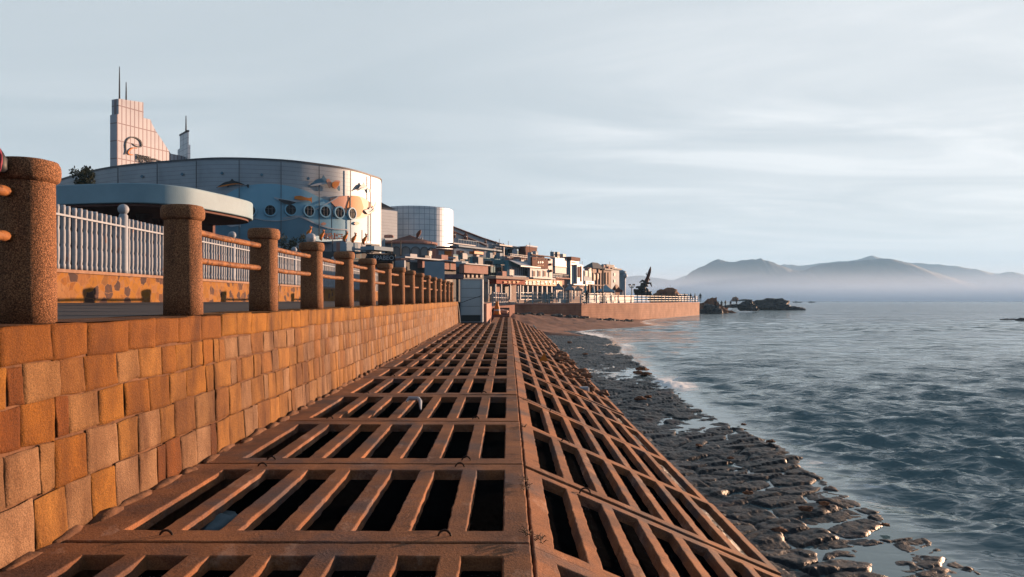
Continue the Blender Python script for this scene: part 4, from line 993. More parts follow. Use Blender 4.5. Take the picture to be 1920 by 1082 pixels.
for b_, n_ in ((ub, 6), (ts, 4), (bs_, 4), (ws_, 3), (lc, 5), (lc2, 3), (rd, 3), (pg2, 2), (sgb, 3), (fb, 4), (wt, 1), (dr, 5), (sb, 2)):
    for q in range(n_):
        a, c_ = RC.uniform(.1, .85)*b_.LR, RC.uniform(.15, .7)*b_.LL; h_ = RC.uniform(.35, 1.0); w2 = RC.uniform(.4, 1.1)
        MB().obox(b_.o, b_.dR, -b_.nR, a, a+w2, c_, c_+.6, b_.z1+.006, b_.z1+h_).build('roof_unit', RC.choice([M_whitew, M_blueg, M_pink, M_seam]), b_.t)
        if q % 2: p_ = b_.o+b_.dR*a-b_.nR*(c_+1); MB().tube([(p_.x, p_.y, b_.z1), (p_.x, p_.y, b_.z1+RC.uniform(1.0, 2.2))], .035, 5).build('aerial', M_dark, b_.t)
for b_, m_2 in ((ub, M_white), (lc, M_cream), (dr, M_blueg), (ts, M_whitew)):
    for q in range(4):
        s0_ = b_.LR*(.12+.21*q); z_ = b_.z1-1.7
        w_ = MB().obox(b_.o, b_.dR, b_.nR, s0_, s0_+b_.LR*.12, -.02, .06, z_-.5, z_+.5).build('side_window', m_2, b_.t)
        MB().obox(b_.o, b_.dR, b_.nR, s0_+.08, s0_+b_.LR*.12-.08, .03, .075, z_-.42, z_+.42).build('pane', M_glass, w_)
# street lamps
for x, y0, Y, lab in ((1130, 497, 100, 'tall dark lamp post in front of the timber buildings'),):
    t = thing('lamp_post', lab, 'street lamp', P(x, 567, Y)); MB().tube([P(x, 569, Y), P(x, y0+3, Y)], [.09, .05], 8).build('pole', M_dark, t); c = P(x, y0+1, Y); MB().lathe(c, [(.03, -.2), (.2, -.1), (.2, .1), (.03, .22)], 10).build('lamp_head', M_whitew, t, smooth=True)
t = thing('branched_lamp', 'branched pale blue street lamp left of the dark sculpture', 'street lamp', P(1184.5, 567, 120)); MB().tube([P(1184.5, 569, 120), P(1184.5, 535, 120)], .08, 8).build('pole', M_rail2, t)
for dx in (-5, -2.5, 2.5, 5):
    MB().tube([P(1184.5, 540, 120), P(1184.5+dx*.7, 539, 120), P(1184.5+dx, 535, 120)], .05, 5).build('arm', M_rail2, t)
    MB().lathe(P(1184.5+dx, 534, 120), [(.03, -.1), (.15, 0), (.03, .15)], 8).build('lamp_globe', M_dark, t, smooth=True)
# ------------------------------------------------------------------ pier wall and railings
M_pier = lines(mat('pink_granite_seawall', (.34,.17,.11), (.20,.085,.05), sc=.7, rough=.85, bump=.02, bsc=8, streak=((.13,.05,.025), (1.6,1.6,.5), .55, .72, .6)), 2, .32, .03, (.6,.55,.5))
pw = thing('sea_wall', 'long curving pink granite sea wall of the pier above the beach', 'wall', (19, 112, -3.5))
PWZ = -.53
def ribbon(pts, z0, z1, th, m, name, parent, off=0.0):
    mb = MB()
    for (a, b) in zip(pts[:-1], pts[1:]):
        a = Vector(a[:2]); b = Vector(b[:2]); d = (b-a).normalized(); n = Vector((d.y, -d.x))
        mb.obox(a, d, n, 0, (b-a).length+.02, -th+off, off, z0, z1)
    return mb.build(name, m, parent)
PWs = [tuple(p[:2]) for p in [Vector((a, b, 0)) for a, b in PW]]
ribbon(PWs[2:], -4, PWZ, .8, M_pier, 'wall_face', pw)
ribbon(PWs[2:], PWZ+.003, PWZ+.13, .9, M_pink, 'coping', pw, .08)
ribbon([PWs[-1], (40.5, 164)], -4, PWZ+.004, .8, M_rock, 'end_face', pw)
lw = thing('landing_wall', 'brown stone landing wall between the grey cabinet and the pier', 'wall', (-1, 64, -2))
ribbon(PWs[:3], -4, PWZ, .8, M_brick, 'wall_face', lw)
MB().box(-3.55, -1.62, 46.6, 60.5, -2, -.2).build('side_block', M_brownp, lw)
MB().box(-1.61, -1.35, 46.6, 60.4, -2, -.22).build('lit_pillar', M_pink, lw)
def railing(name, label, pts, z0, h, pitch, m, group=None, rails=3):
    t = thing(name, label, 'railing', (pts[0][0], pts[0][1], z0), group); first = True
    seg = [Vector(p) for p in pts]
    for a, b in zip(seg[:-1], seg[1:]):
        L_ = (b-a).length; n = max(1, round(L_/pitch))
        for k in range(n+(1 if b is seg[-1] else 0)):
            p = a+(b-a)*k/n; MB().box(p.x-.07, p.x+.07, p.y-.07, p.y+.07, z0, z0+h).build('post', m, t)
        d = (b-a).normalized(); nn = Vector((d.y, -d.x))
        for k in range(rails): MB().obox(a, d, nn, .0, L_, -.03, .03, z0+h*(.95-.33*k)-.06, z0+h*(.95-.33*k)).build('rail', m, t)
    return t
railing('promenade_railing', 'long pale blue railing along the top of the pier sea wall', [(.9, 89.3), (9.2, 95.3), (19.4, 112.3), (38.1, 150.1)], PWZ+.134, 1.15, 2.4, M_rail2)
railing('landing_railing', 'white grey railing on the landing beside the grey cabinet', [(-1.4, 68), (-.2, 80), (.7, 89)], PWZ+.004, 1.3, 1.8, M_whitew)
railing('upper_railing', 'second pale railing farther back in front of the shops', [(-2.6, 82), (3, 93.5), (10, 100), (16, 112)], PWZ+.3, 1.25, 2.2, M_rail2)
railing('end_railing', 'blue railing panel around the tip of the pier', [(34.5, 152), (38, 158), (40, 166)], PWZ+.134, 1.7, 1.0, mat('blue_railing_paint', (.09,.16,.22), sc=2, rough=.5))
st = thing('landing_steps', 'dark stone steps rising behind the last grating panels', 'steps', (-.6, 64, -1.4))
for k in range(6): MB().box(-1.3, .1, 59+k*.9, 60+k*.9 if k < 5 else 66, -2.2, -1.35+.14*k).build('step', M_brownp, st)
# cabinet
cb = thing('grey_cabinet', 'tall grey blue steel cabinet with white edges at the end of the wall', 'cabinet', P(884, 605, 45))
c0 = P(863.5, 604.5, 45); c1 = P(905, 524, 45)
xa, xb, za_, zb2 = c0.x, c1.x-.12, c0.z, c1.z
n = 4; hh = (zb2-za_-.38-.05)/n
MB().box(xa+.03, xb, 45.0, 46.6, za_+.05, za_+.42).build('plinth', M_boxd, cb)
for k in range(n): 
    a = za_+.43+k*hh; o = MB().box(xa+.03, xb, 45.01, 46.6, a+.008, a+hh-.008).build('panel', M_fence2, cb)
    bv = o.modifiers.new('edge', 'BEVEL'); bv.width = .01; bv.segments = 2
MB().box(xa+.05, xb-.02, 45.04, 46.55, za_+.4, zb2-.04).build('core', M_boxd, cb)
MB().box(xb+.002, xb+.12, 44.97, 46.62, za_, zb2+.02).build('white_edge', M_white2, cb)
MB().box(xa-.02, xa+.028, 44.98, 46.62, za_, zb2+.02).build('edge_strip', M_blueg, cb)
MB().box(xa-.02, xb+.0, 44.98, 46.62, zb2-.035, zb2+.02).build('top_strip', M_whitew, cb)
MB().box(xa-.02, xb+.0, 44.96, 46.6, za_, za_+.045).build('bottom_strip', M_whitew, cb)
MB().tube([P(864, 568, 44.6), P(880, 562, 44.5), P(903, 554.5, 44.6)], .018, 6).build('sagging_cable', M_dark, label='thin dark cable sagging across the front of the grey cabinet', cat='cable')
MB().tube([(-2.98, 43.75, -.2), (-2.90, 43.8, -.75), (-2.86, 43.75, -1.35)], .05, 8).build('drain_pipe', M_dark, label='dark pipe at the end of the stone wall beside the cabinet', cat='pipe')
# small things on the landing
t = thing('orange_barrier', 'orange road barrier drum behind the grey cabinet', 'barrier', P(932, 590, 56)); b = P(932, 590, 56)
MB().lathe(b, [(.28, 0), (.25, .1), (.2, .5), (.12, .8), (.1, 1.0)], 12).build('drum_body', M_orange, t, smooth=True); MB().lathe(b, [(.235, .28), (.215, .42)], 12).build('white_band', M_white2, t)
t = thing('small_dinghy', 'small upturned peach dinghy on the last grating', 'boat', P(942, 588, 58)); MB().rock(P(942, 585, 58), .34, 3, (1.4, 1, .6), .1, 4).build('hull', M_peach, t, smooth=True)
MB().tube([P(935, 583.5, 57.7), P(949, 583.5, 57.7)], .03, 5).build('keel_strip', M_orange, t)
# street clutter: people
def person_mesh(pose):
    me = bpy.data.meshes.new('p'); j = {'pel': (0, 0, .92), 'ab': (0, 0, 1.1), 'ch': (0, .01, 1.34), 'nk': (0, 0, 1.5), 'hd': (0, .02, 1.62), 'tp': (0, .01, 1.73)}
    a = .10 if pose == 0 else .18
    for s, n in ((-1, 'l'), (1, 'r')):
        j['hp'+n] = (s*.1, 0, .86); j['kn'+n] = (s*.12, -.02+s*a*.3, .48); j['an'+n] = (s*.12, s*a, .07); j['to'+n] = (s*.14, s*a-.14, .04)
        j['sh'+n] = (s*.19, 0, 1.41); j['el'+n] = (s*(.26+a*.3), .02, 1.13); j['ha'+n] = (s*.25, -.10-(.15 if pose else 0), .88+(.16 if pose else 0)); j['fi'+n] = (s*.245, -.14-(.15 if pose else 0), .79+(.16 if pose else 0))
    names = list(j); idx = {n: i for i, n in enumerate(names)}
    E = [('pel','ab'),('ab','ch'),('ch','nk'),('nk','hd'),('hd','tp')]
    for n in 'lr': E += [('pel','hp'+n),('hp'+n,'kn'+n),('kn'+n,'an'+n),('an'+n,'to'+n),('ch','sh'+n),('sh'+n,'el'+n),('el'+n,'ha'+n),('ha'+n,'fi'+n)]
    me.from_pydata([j[n] for n in names], [(idx[a], idx[b]) for a, b in E], [])
    ob = bpy.data.objects.new('p', me); C.objects.link(ob); sk = ob.modifiers.new('s', 'SKIN'); ob.modifiers.new('u', 'SUBSURF').levels = 1
    rad = {'pel': .15, 'ab': .14, 'ch': .17, 'nk': .06, 'hd': .11, 'tp': .08, 'hp': .1, 'kn': .07, 'an': .05, 'to': .045, 'sh': .07, 'el': .05, 'ha': .04, 'fi': .03}
    for n in names:
        r_ = rad.get(n, rad.get(n[:2])); me.skin_vertices[0].data[idx[n]].radius = (r_, r_*.8)
    me.skin_vertices[0].data[0].use_root = True
    dg = bpy.context.evaluated_depsgraph_get(); dg.update(); out = bpy.data.meshes.new_from_object(ob.evaluated_get(dg)); bpy.data.objects.remove(ob)
    out.materials.clear(); out.materials.append(M_skin); return out
PM = [person_mesh(0), person_mesh(1)]
def person(x, y, Y, lab, group, k=0, rz=0, s=1.0):
    o = bpy.data.objects.new('person', PM[k]); C.objects.link(o); o.location = P(x, y, Y); o.rotation_euler = (0, 0, rz); o.scale = (s, s, s); tag(o, lab, 'person', group)
g1 = 'people standing on the rocks beyond the pier'
for i, (x, y, lab) in enumerate(((1341, 578, 'dark figure standing nearest the pier tip on the orange rock'), (1347, 579, 'dark figure beside the one nearest the pier tip, arms bent'), (1353, 578, 'dark figure in the middle of the group on the rocks'), (1360, 577, 'dark figure right of the middle of the group on the rocks'), (1370, 576, 'dark figure standing apart between group and small dark rock'), (1381, 573, 'lone dark figure farthest right, on the low rock beside the sea'))):
    person(x, y, 168, lab, g1, i % 2, i*1.3, 1.0 if i < 4 else .9)
g2 = 'people on the pier promenade'
for i, (x, lab) in enumerate(((1240, 'dark figure on the pier in front of the brown boulder hump'), (1249, 'dark figure on the pier right of the boulder hump middle'), (1266, 'dark figure at the right foot of the boulder hump'), (1284, 'dark figure leaning at the start of the blue tip railing'), (1295, 'dark figure in the middle of the blue tip railing'), (1303, 'dark figure near the right end of the blue tip railing'), (1313, 'tallest looking dark figure at the pier tip'))):
    Y = 146; person(x, VY+.36*F/Y, Y, lab, g2, i % 2, i*2.1)
for i, (x, lab) in enumerate(((1012, 'person in dark clothes before the yellow sign restaurant'), (1024, 'person walking right of the columns of the yellow sign restaurant'), (1033, 'person at the right end of the yellow sign restaurant'), (1100, 'person by the red posts of the small blue shop'), (985, 'person before the dark shopfront left of the columns'), (930, 'person under the red awning'))):
    Y = 96; person(x, VY+.5*F/Y, Y, lab, 'people strolling in front of the shops', i % 2, i*1.1+.4)
# umbrellas/stalls along the front
for i, (x, c_, lab) in enumerate(((1112, M_teal, 'closed teal parasol right of the small blue shop'), (1098, M_teal, 'closed teal parasol below the white name board'))):
    b = P(x, 566, 104); t = thing('closed_parasol', lab, 'parasol', b, 'closed teal parasols'); MB().tube([b, b+Vector((0, 0, 2.4))], .04, 6).build('pole', M_whitew, t); MB().lathe(b, [(.30, .9), (.22, 1.4), (.08, 2.3), (.02, 2.45)], 8).build('folded_canvas', c_, t)
# ------------------------------------------------------------------ sculpture
sc0 = thing('sea_sculpture', 'dark sculpture of a leaping sea creature on a rock base at the pier', 'sculpture', P(1207, 563, 130)); s = 130/F
mb = MB(); 
for i, (x, y, r_, sx, sz) in enumerate(((1207, 549, 9, 1.2, 1.1), (1196, 549, 7, .9, 1.2), (1216, 553, 7, .9, 1.0), (1204, 541, 8, 1.0, .9), (1209, 535, 6.5, 1.0, .9), (1195, 539, 2.6, 1.2, 1))): mb.rock(P(x, y, 130), r_*s, 3, (sx, 1, sz), .5, i+11)
mb.build('rock_base', M_rock, sc0)
MB().tube([P(1208, 536, 130), P(1213, 525, 130), P(1216, 516, 130), P(1218.5, 507, 130), P(1220, 500, 130)], [4.6*s, 3.9*s, 3.3*s, 2.6*s, .8*s], 10).build('creature_body', M_roofr, sc0, smooth=True)
for pts, r_ in ((((1210, 529), (1204, 526), (1199, 530)), 2.4), (((1214, 531), (1220, 531), (1222, 538)), 2.2), (((1216, 522), (1218.5, 524), (1217.5, 527)), 1.3), (((1217, 512), (1220, 511), (1220.5, 508)), 1.2), (((1213, 516), (1211.5, 513), (1213.5, 511)), 1.0)):
    MB().tube([P(x, y, 129.8) for x, y in pts], [r_*s, r_*.9*s, r_*.3*s], 7).build('fin', M_rock, sc0, smooth=True)
bmd = MB().rock(P(1250, 562, 155), 3.2, 4, (1.0, 1, .75), .35, 9).build('boulder_hump', M_rocko, label='broad brown boulder mound behind the pier railing', cat='rock', smooth=True)
t = thing('flag_rod', 'thin fishing rod leaning out over the boulder mound', 'fishing rod', P(1262, 548, 150)); MB().tube([P(1262, 548, 150), P(1255, 532, 150)], [.03, .015], 5).build('rod', M_dark, t)
# rocks past the pier
def rk(x, y, Y, r_, sc, m, lab, seed, amp=.4): MB().rock(P(x, y, Y), r_, 4, sc, amp, seed).build('rock', m, label=lab, cat='rock')
rk(1330, 583, 172, 2.6, (1.35, 1, 1.05), M_rocko, 'orange lit rock adjoining the pier tip', 21)
rk(1346, 588, 174, 2.0, (1.2, 1, .8), M_rocko, 'lower orange rock where people stand', 22); rk(1360, 588, 176, 1.5, (1.6, 1, .5), M_rocko, 'thin orange rock shelf with foam at its foot', 23)
rk(1332, 590, 166, 2.2, (1.3, 1, 1.0), M_rock, 'black shaded rock below the pier tip', 24)
rk(1385, 575, 200, 1.6, (2.2, 1, .4), M_rock, 'low dark rock shelf between the people and the small dark rock', 25)
rk(1402, 577, 190, 1.5, (1.4, 1, 1.1), M_rock, 'small dark pointed rock in the sea', 26); rk(1412, 580, 188, 1.0, (1.4, 1, .5), M_rock, 'flat dark rock right of the small pointed rock', 31)
mb = MB(); mb.rock(P(1452, 574, 230), 3.1, 4, (1.5, 1.3, .75), .35, 27); mb.rock(P(1430, 574, 230), 2.2, 4, (1.4, 1, .8), .35, 28); mb.rock(P(1480, 581, 228), 2.2, 4, (1.9, 1, .55), .3, 29)
mb.build('rock', M_rock, label='largest dark humped rock island in the sea', cat='rock')
rk(1378, 562.5, 420, 1.7, (1, 1, 1), M_rocko, 'tiny brown rock on the horizon above the people', 30); rk(1396, 563.5, 500, 2.0, (2.5, 1, .5), M_rock, 'tiny flat rock on the horizon right of the brown one', 32)
rk(1893, 600, 115, .7, (2.3, 1, .3), M_rock, 'low dark rock in the sea near the right edge, mostly awash', 33); rk(1925, 603, 110, .9, (1.8, 1, .5), M_rock, 'low dark rock cut by the right edge of the photo', 34)
for x, lab, k in ((1496, 'small dark boat on the horizon, left of two', 1), (1523, 'tiny boat on the horizon, right of two', .7)):
    b = P(x, 565.2, 900); t = thing('fishing_boat', lab, 'boat', b, 'boats on the horizon')
    L_ = 5.5*k; MB().add([(b.x-L_, b.y, W+1.1), (b.x+L_*1.1, b.y, W+1.3), (b.x+L_*.8, b.y, W-.1), (b.x-L_*.8, b.y, W-.1), (b.x-L_, b.y+3, W+1.1), (b.x+L_*1.1, b.y+1.5, W+1.3), (b.x+L_*.8, b.y+2, W-.1), (b.x-L_*.8, b.y+3, W-.1)], [(3,2,1,0), (4,5,6,7), (0,1,5,4), (3,7,6,2), (1,2,6,5), (0,4,7,3)]).build('hull', M_roofd, t)
    MB().box(b.x-L_*.5, b.x-L_*.1, b.y+.6, b.y+2.2, W+1.1, W+2.2).build('cabin', M_blueg, t)
# ------------------------------------------------------------------ shore
SHX = np.array([(-6, 4.4), (4, 4.6), (8, 4.95), (14, 5.1), (21, 5.35), (27, 5.6), (34, 6.0), (42, 6.4), (50, 7.4), (58, 7.6), (64, 6.6), (70, 6.0), (76, 8.5), (82, 13.5), (88, 17), (96, 17.5), (104, 18.2), (112, 20.5), (125, 26), (160, 42)])
def shore_x(Y): return np.interp(Y, SHX[:, 0], SHX[:, 1])
rs = np.random.RandomState(5)
def vnoise(x, y, seed=0):
    xi, yi = np.floor(x).astype(int), np.floor(y).astype(int); xf, yf = x-xi, y-yi
    def h(a, b):
        n = (a*374761393+b*668265263+seed*1442695041) & 0xffffffff; n = ((n ^ (n >> 13))*1274126177) & 0xffffffff
        return ((n ^ (n >> 16)) & 0xffff)/65535.0
    u, v = xf*xf*(3-2*xf), yf*yf*(3-2*yf)
    return (h(xi, yi)*(1-u)+h(xi+1, yi)*u)*(1-v)+(h(xi, yi+1)*(1-u)+h(xi+1, yi+1)*u)*v
def fbm(x, y, o=4, seed=0):
    s = 0; a = .5
    for i in range(o): s = s+a*(vnoise(x*2**i, y*2**i, seed+i)-.5); a *= .5
    return s
def hsh(a, b, s):
    n = (a*374761393+b*668265263+s*1013904223) & 0xffffffff; n = ((n ^ (n >> 13))*1274126177) & 0xffffffff
    return ((n ^ (n >> 16)) & 0xffff)/65535.0
def stones(x, y, s=0):
    xi, yi = np.floor(x).astype(int), np.floor(y).astype(int)
    d1 = np.full(x.shape, 9.); d2 = np.full(x.shape, 9.); hid = np.zeros(x.shape); tl = np.zeros(x.shape)
    for i in (-1, 0, 1):
        for j in (-1, 0, 1):
            a, b = xi+i, yi+j; px = a+.15+.7*hsh(a, b, 1+s); py = b+.15+.7*hsh(a, b, 2+s); dx, dy = x-px, y-py; d = np.sqrt(dx*dx+dy*dy)
            new = d < d1; d2 = np.where(new, d1, np.minimum(d2, d)); d1 = np.where(new, d, d1)
            hid = np.where(new, hsh(a, b, 3+s), hid); tl = np.where(new, dx*(hsh(a, b, 4+s)-.5)+dy*(hsh(a, b, 5+s)-.5), tl)
    return d2-d1, hid, tl
def shelf(X, Y):
    d = shore_x(Y)+.9*fbm(Y*.35, X*.2, 4, 3)+.25*fbm(Y*1.7, X*1.7, 2, 9)-X
    base = np.where(d > 0, W+.030+.006*np.minimum(d, 3), W+.030+d*.28)
    base += .30*np.exp(-np.maximum(X-2.45, 0)/.22)
    base += .07*fbm(X*.9, Y*.45, 3, 21)+.13*fbm(X*.45+3, Y*.22, 2, 33)
    ca, sa = math.cos(.5), math.sin(.5); u, v = X*ca+Y*sa, -X*sa+Y*ca
    wob = fbm(u*1.7, v*1.7, 2, 50)*.5
    e, h, t = stones(u/.85+wob, v/.42+wob); e2, h2, t2 = stones(u/.30+9, v/.17+wob, 7)
    z = base+(h-.5)*.040+t*.10-.040*np.exp(-e*e*160)+(h2-.5)*.022-.012*np.exp(-e2*e2*70)+.022*fbm(X*6, Y*6, 3, 71)
    return z, h
ys = []; y = 2.2
while y < 72: ys.append(y); y += max(.022, .0042*y)
xs_ = np.concatenate([np.arange(2.36, 7.0, .026), np.arange(7.0, 11, .08)])
Xg, Yg = np.meshgrid(xs_, np.array(ys), indexing='ij')
Zg, Hg = shelf(Xg, Yg); Zg = Zg+np.clip((Yg-56)/14, 0, 1)*np.clip((shore_x(Yg)-Xg)*.06, 0, .5)
M_shore = mat('wet_flat_shore_rock', (.009,.015,.023), (.004,.008,.013), sc=1.8, rough=.45, bump=.02, bsc=14, spec=.1, streak=((.07,.035,.03), (1.1,.9,1), .60, .72, .6))
grid_mesh('rocky_shore', Xg, Yg, Zg, M_shore, 'structure')
M_sand = mat('wet_brown_sand', (.27,.135,.09), (.16,.08,.06), sc=.7, rough=.8, bump=.02, bsc=6)
xs2 = np.linspace(-.2, 27, 150); ys2 = np.linspace(56, 122, 160); Xs, Ys = np.meshgrid(xs2, ys2, indexing='ij')
dd = shore_x(Ys)+.8*fbm(Ys*.25, Xs*.1, 3, 5)-Xs
Zs = W+np.where(dd > 0, np.minimum(dd*.10, 1.35), dd*.25)+.14*fbm(Xs*.8, Ys*.5, 4, 8)*np.clip(dd, 0, 1)
Zs += np.clip((dd-3)/3, 0, 1)*.35*np.maximum(fbm(Xs*1.3, Ys*.9, 3, 18), 0)
Zs = np.where(Ys < 62, np.minimum(Zs, W+.2+(Ys-62)*.15+.0*Xs), Zs)
grid_mesh('beach', Xs, Ys, Zs, M_sand, 'structure')
# rubble strewn at the head of the beach and on the slope
def rubble(name, label, spots, m, cat, group, seed0):
    for i, (x, y, z, r_) in enumerate(spots):
        sd_ = seed0+i
        MB().rock((x, y, z), r_, 2, (rnd.uniform(.8, 1.5), rnd.uniform(.8, 1.3), rnd.uniform(.5, .9)), .55, sd_).build(name, m, label=label, cat=cat, group=group)
def slope_z(x, y): return zfloor(y)+(x-XR)*SZ/SX
sp = []
for k in range(46):
    y = 19+15*rnd.random()**1.2; x = rnd.uniform(1.7, 2.65); sp.append((x, y, slope_z(x, y)+.02, rnd.uniform(.06, .15)))
rubble('rubble_stone', 'rough brown rubble stone lying on the lower edge of the sloping gratings', sp, M_rocko, 'stone', 'rubble stones on the sloping gratings', 100)
sp = []
for k in range(60):
    a = rnd.random(); x = -0.0+rnd.random()*17; y = 84.5+x*.55+rnd.uniform(-1.5, 1.5)+(8 if x > 12 else 0)*((x-12)/5 if x > 12 else 0); 
    d_ = float(shore_x(np.array(y)))-x; sp.append((x, y, W+min(max(d_, 0)*.10, 1.3)+.05, rnd.uniform(.12, .4)))
rubble('beach_stone', 'dark stone in the rubble line at the foot of the pier wall', sp, M_rock, 'stone', 'stones along the foot of the pier wall', 200)
lits = [(1204, 693, .26, 'cluster stone catching the sun at the water edge, uppermost'), (1196, 700, .2, 'cluster stone catching the sun at the water edge, left'), (1211, 702, .22, 'cluster stone catching the sun at the water edge, right'), (1068, 643, .2, 'lone sunlit brown stone on the far rock shelf'), (1200, 749, .17, 'flat orange sunlit stone on the rock shelf'), (1445, 829, .09, 'small orange stone beside the tide pool'), (1394, 797, .07, 'small brown stone above the large tide pool'), (1310, 836, .07, 'brown stone left of the large tide pool'), (1370, 860, .07, 'brown stone below the large tide pool'), (1404, 925, .08, 'reddish stone on the dark shelf, centre'), (1545, 945, .08, 'pointed stone at the outer edge of the shelf'), (1510, 955, .1, 'dark stone near the outer edge of the shelf'), (1462, 995, .08, 'light brown stone by the lower grating edge'), (1660, 985, .06, 'sunlit chip on the outer shelf'), (1215, 745, .13, 'dark stone beside the flat orange stone'), (1097, 665, .16, 'brown stone below the lone sunlit stone')]
for i, (x, y, r_, lab) in enumerate(lits):
    Y = F*2.93/(y-VY); MB().rock(P(x, y-1, Y), r_*.7, 3, (1.3, 1, .55), .55, 300+i).build('shore_stone', M_rocko, label=lab, cat='stone', group='stones on the rock shelf')
# individual odd pieces
Y = 20.2; b = P(1019, 671, Y); MB().add([b+Vector(v) for v in ((-.12, 0, -.08), (.14, 0, -.1), (.02, .02, .14), (.0, .16, -.08))], [(0, 1, 2), (1, 3, 2), (3, 0, 2), (0, 3, 1)]).build('orange_wedge', M_orange, label='bright orange triangular wedge lying on the sloping gratings', cat='stone')
b = P(1095, 731, 18.8); o = MB().box(b.x-.13, b.x+.13, b.y-.1, b.y+.1, b.z-.12, b.z+.08).build('pale_block', M_whitew, label='pale grey block near the lower edge of the sloping gratings', cat='block'); o.modifiers.new('e', 'BEVEL').width = .03
wb = thing('white_bracket', 'bent white plastic bracket lying across a grating beam', 'debris', P(776, 757, 10.6))
MB().tube([P(762, 753, 10.75), P(767, 747, 10.8), P(784, 747.5, 10.75), P(788, 752, 10.6), P(789, 768, 10.2)], [.012, .03, .03, .026, .01], 8).build('bracket', M_white2, wb)
cl0 = MB().rock((-2.22, 5.65, zfloor(5.6)-.20), .22, 3, (.55, 1.5, .5), .35, 41).build('blue_rag', mat('blue_grey_cloth', (.10,.15,.19), (.07,.11,.14), sc=8, rough=.9), label='crumpled blue grey rag fallen into a grating slot', cat='rag', smooth=True)
for i, (x, y) in enumerate(((1022, 1070), (1048, 1062), (1060, 1078), (1035, 1080), (1010, 1076))):
    Y = 4.35; b = P(x, y, Y); MB().rock((b.x, Y-.1, b.z-.12), .07+.02*(i % 3), 2, (1.2, 1, .7), .6, 60+i).build('broken_concrete', M_rock if i % 2 else M_rocko, label='broken concrete lump in the nearest sloping grating opening', cat='stone', group='broken lumps in the nearest opening')
r5 = random.Random(9)
for i, (x, y) in enumerate(((985, 735+15), (981, 800), (984, 900), (988, 915), (990, 1000), (1010, 1012))):
    Y = 1400*1.53/(y-VY); b = P(x, y, Y); mb = MB()
    for k in range(16):
        a = r5.uniform(0, 6.28); q = Vector((math.cos(a)*.035, math.sin(a)*.07, r5.uniform(.0, .03))); s_ = Vector((r5.uniform(-.03, .03), r5.uniform(-.08, .08), 0)); mb.tube([b+s_, b+s_+q*.6+Vector((0, 0, .01)), b+s_+q], [.003, .0025, .001], 4)
    mb.build('dry_weed', mat('dry_grass', (.16,.09,.05), sc=20), label=f'tuft of dry weed in the ridge joint, {ORD[i]} from the far end', cat='weed', group='dry weed tufts along the ridge')
# ------------------------------------------------------------------ sea
us = np.linspace(-.12, 1.05, 640); vv = np.concatenate([np.linspace(900, 60, 620), np.linspace(59, 12, 110), np.linspace(11.4, .12, 40)])
Ug, Vg = np.meshgrid(us, vv, indexing='ij'); Yw = 3.0*F/Vg; Xw = Ug*Yw
lowx = 2.2+0*Xw
X0 = Xw; wr = np.random.RandomState(11); dxs = np.zeros_like(Xw); dys = np.zeros_like(Xw); zz = np.zeros_like(Xw)
spac = np.maximum(Yw*(us[1]-us[0]), np.abs(np.gradient(Yw, axis=1)))
shd = Xw-shore_x(Yw); calm = np.clip((shd+.1)/2.0, 0, 1); calm = calm*calm*(3-2*calm)
for i in range(110):
    lam = .17*(6.5/.17)**((i/109.0)**1.15)*wr.uniform(.9, 1.1); th = R(248)+wr.normal(0, .40); k = 2*math.pi/lam
    amp = .0155*lam**.95*wr.uniform(.5, 1.4)*(1 if lam < .5 else (.5/lam)**.55)*(1 if lam < 2 else (2/lam)**.6); att = np.clip((lam/spac-2.2)/2.5, 0, 1)
    ph = k*(Xw*math.cos(th)+Yw*math.sin(th))+wr.uniform(0, 6.28); a = amp*att
    zz += a*np.cos(ph); dxs -= a*.75*math.cos(th)*np.sin(ph); dys -= a*.75*math.sin(th)*np.sin(ph)
grp = .85+.3*np.clip(fbm(Xw*.2, Yw*.1, 3, 91)*2+.5, 0, 1.2)
zz = zz*calm*grp; Xw2 = Xw+dxs*calm*grp; Yw2 = Yw+dys*calm*grp
foam = np.clip(1-np.abs(shd-.5)/1.4, 0, 1)*np.clip(.30+1.6*fbm(Xw*.5, Yw*.22, 3, 77), 0, 1)*(Yw > 9)*.9+.9*np.exp(-((Xw-5.75)/.55)**2-((Yw-26.5)/1.8)**2)+.55*np.exp(-((Xw-7.2)/2.2)**2-((Yw-66)/9)**2)+.6*np.exp(-((Xw-(358+40-0)/F*150)/4)**2-((Yw-168)/6)**2)
foam += .5*np.clip(zz/.06-1.1, 0, 1)*(Yw < 160)*np.clip(vnoise(Xw*.6, Yw*.4, 5)*2.2-.9, 0, 1)
zz = zz+.16*np.exp(-((Xw-5.8)/.5)**2-((Yw-26.5)/1.5)**2)*np.clip(fbm(Xw*5, Yw*3, 3, 4)+.5, 0, 1)
msea = bpy.data.materials.new('sea_water'); msea.use_nodes = True; n3 = msea.node_tree; N3 = n3.nodes; b3 = N3['Principled BSDF']
b3.inputs['Roughness'].default_value = .09; b3.inputs['IOR'].default_value = 1.34; b3.inputs['Specular IOR Level'].default_value = .5
g3 = N3.new('ShaderNodeNewGeometry'); mp3 = N3.new('ShaderNodeMapping'); mp3.inputs['Rotation'].default_value = (0, 0, R(-20)); mp3.inputs['Scale'].default_value = (.55, 1, 1); n3.links.new(g3.outputs['Position'], mp3.inputs[0])
na = nd(N3, 'ShaderNodeTexNoise', i_Scale=8.0, i_Detail=2.0, i_Roughness=.5, i_Distortion=.4); nb = nd(N3, 'ShaderNodeTexNoise', i_Scale=2.4, i_Detail=3.0, i_Roughness=.5, i_Distortion=.5)
n3.links.new(mp3.outputs[0], na.inputs['Vector']); n3.links.new(mp3.outputs[0], nb.inputs['Vector'])
atc = N3.new('ShaderNodeAttribute'); atc.attribute_name = 'calm'
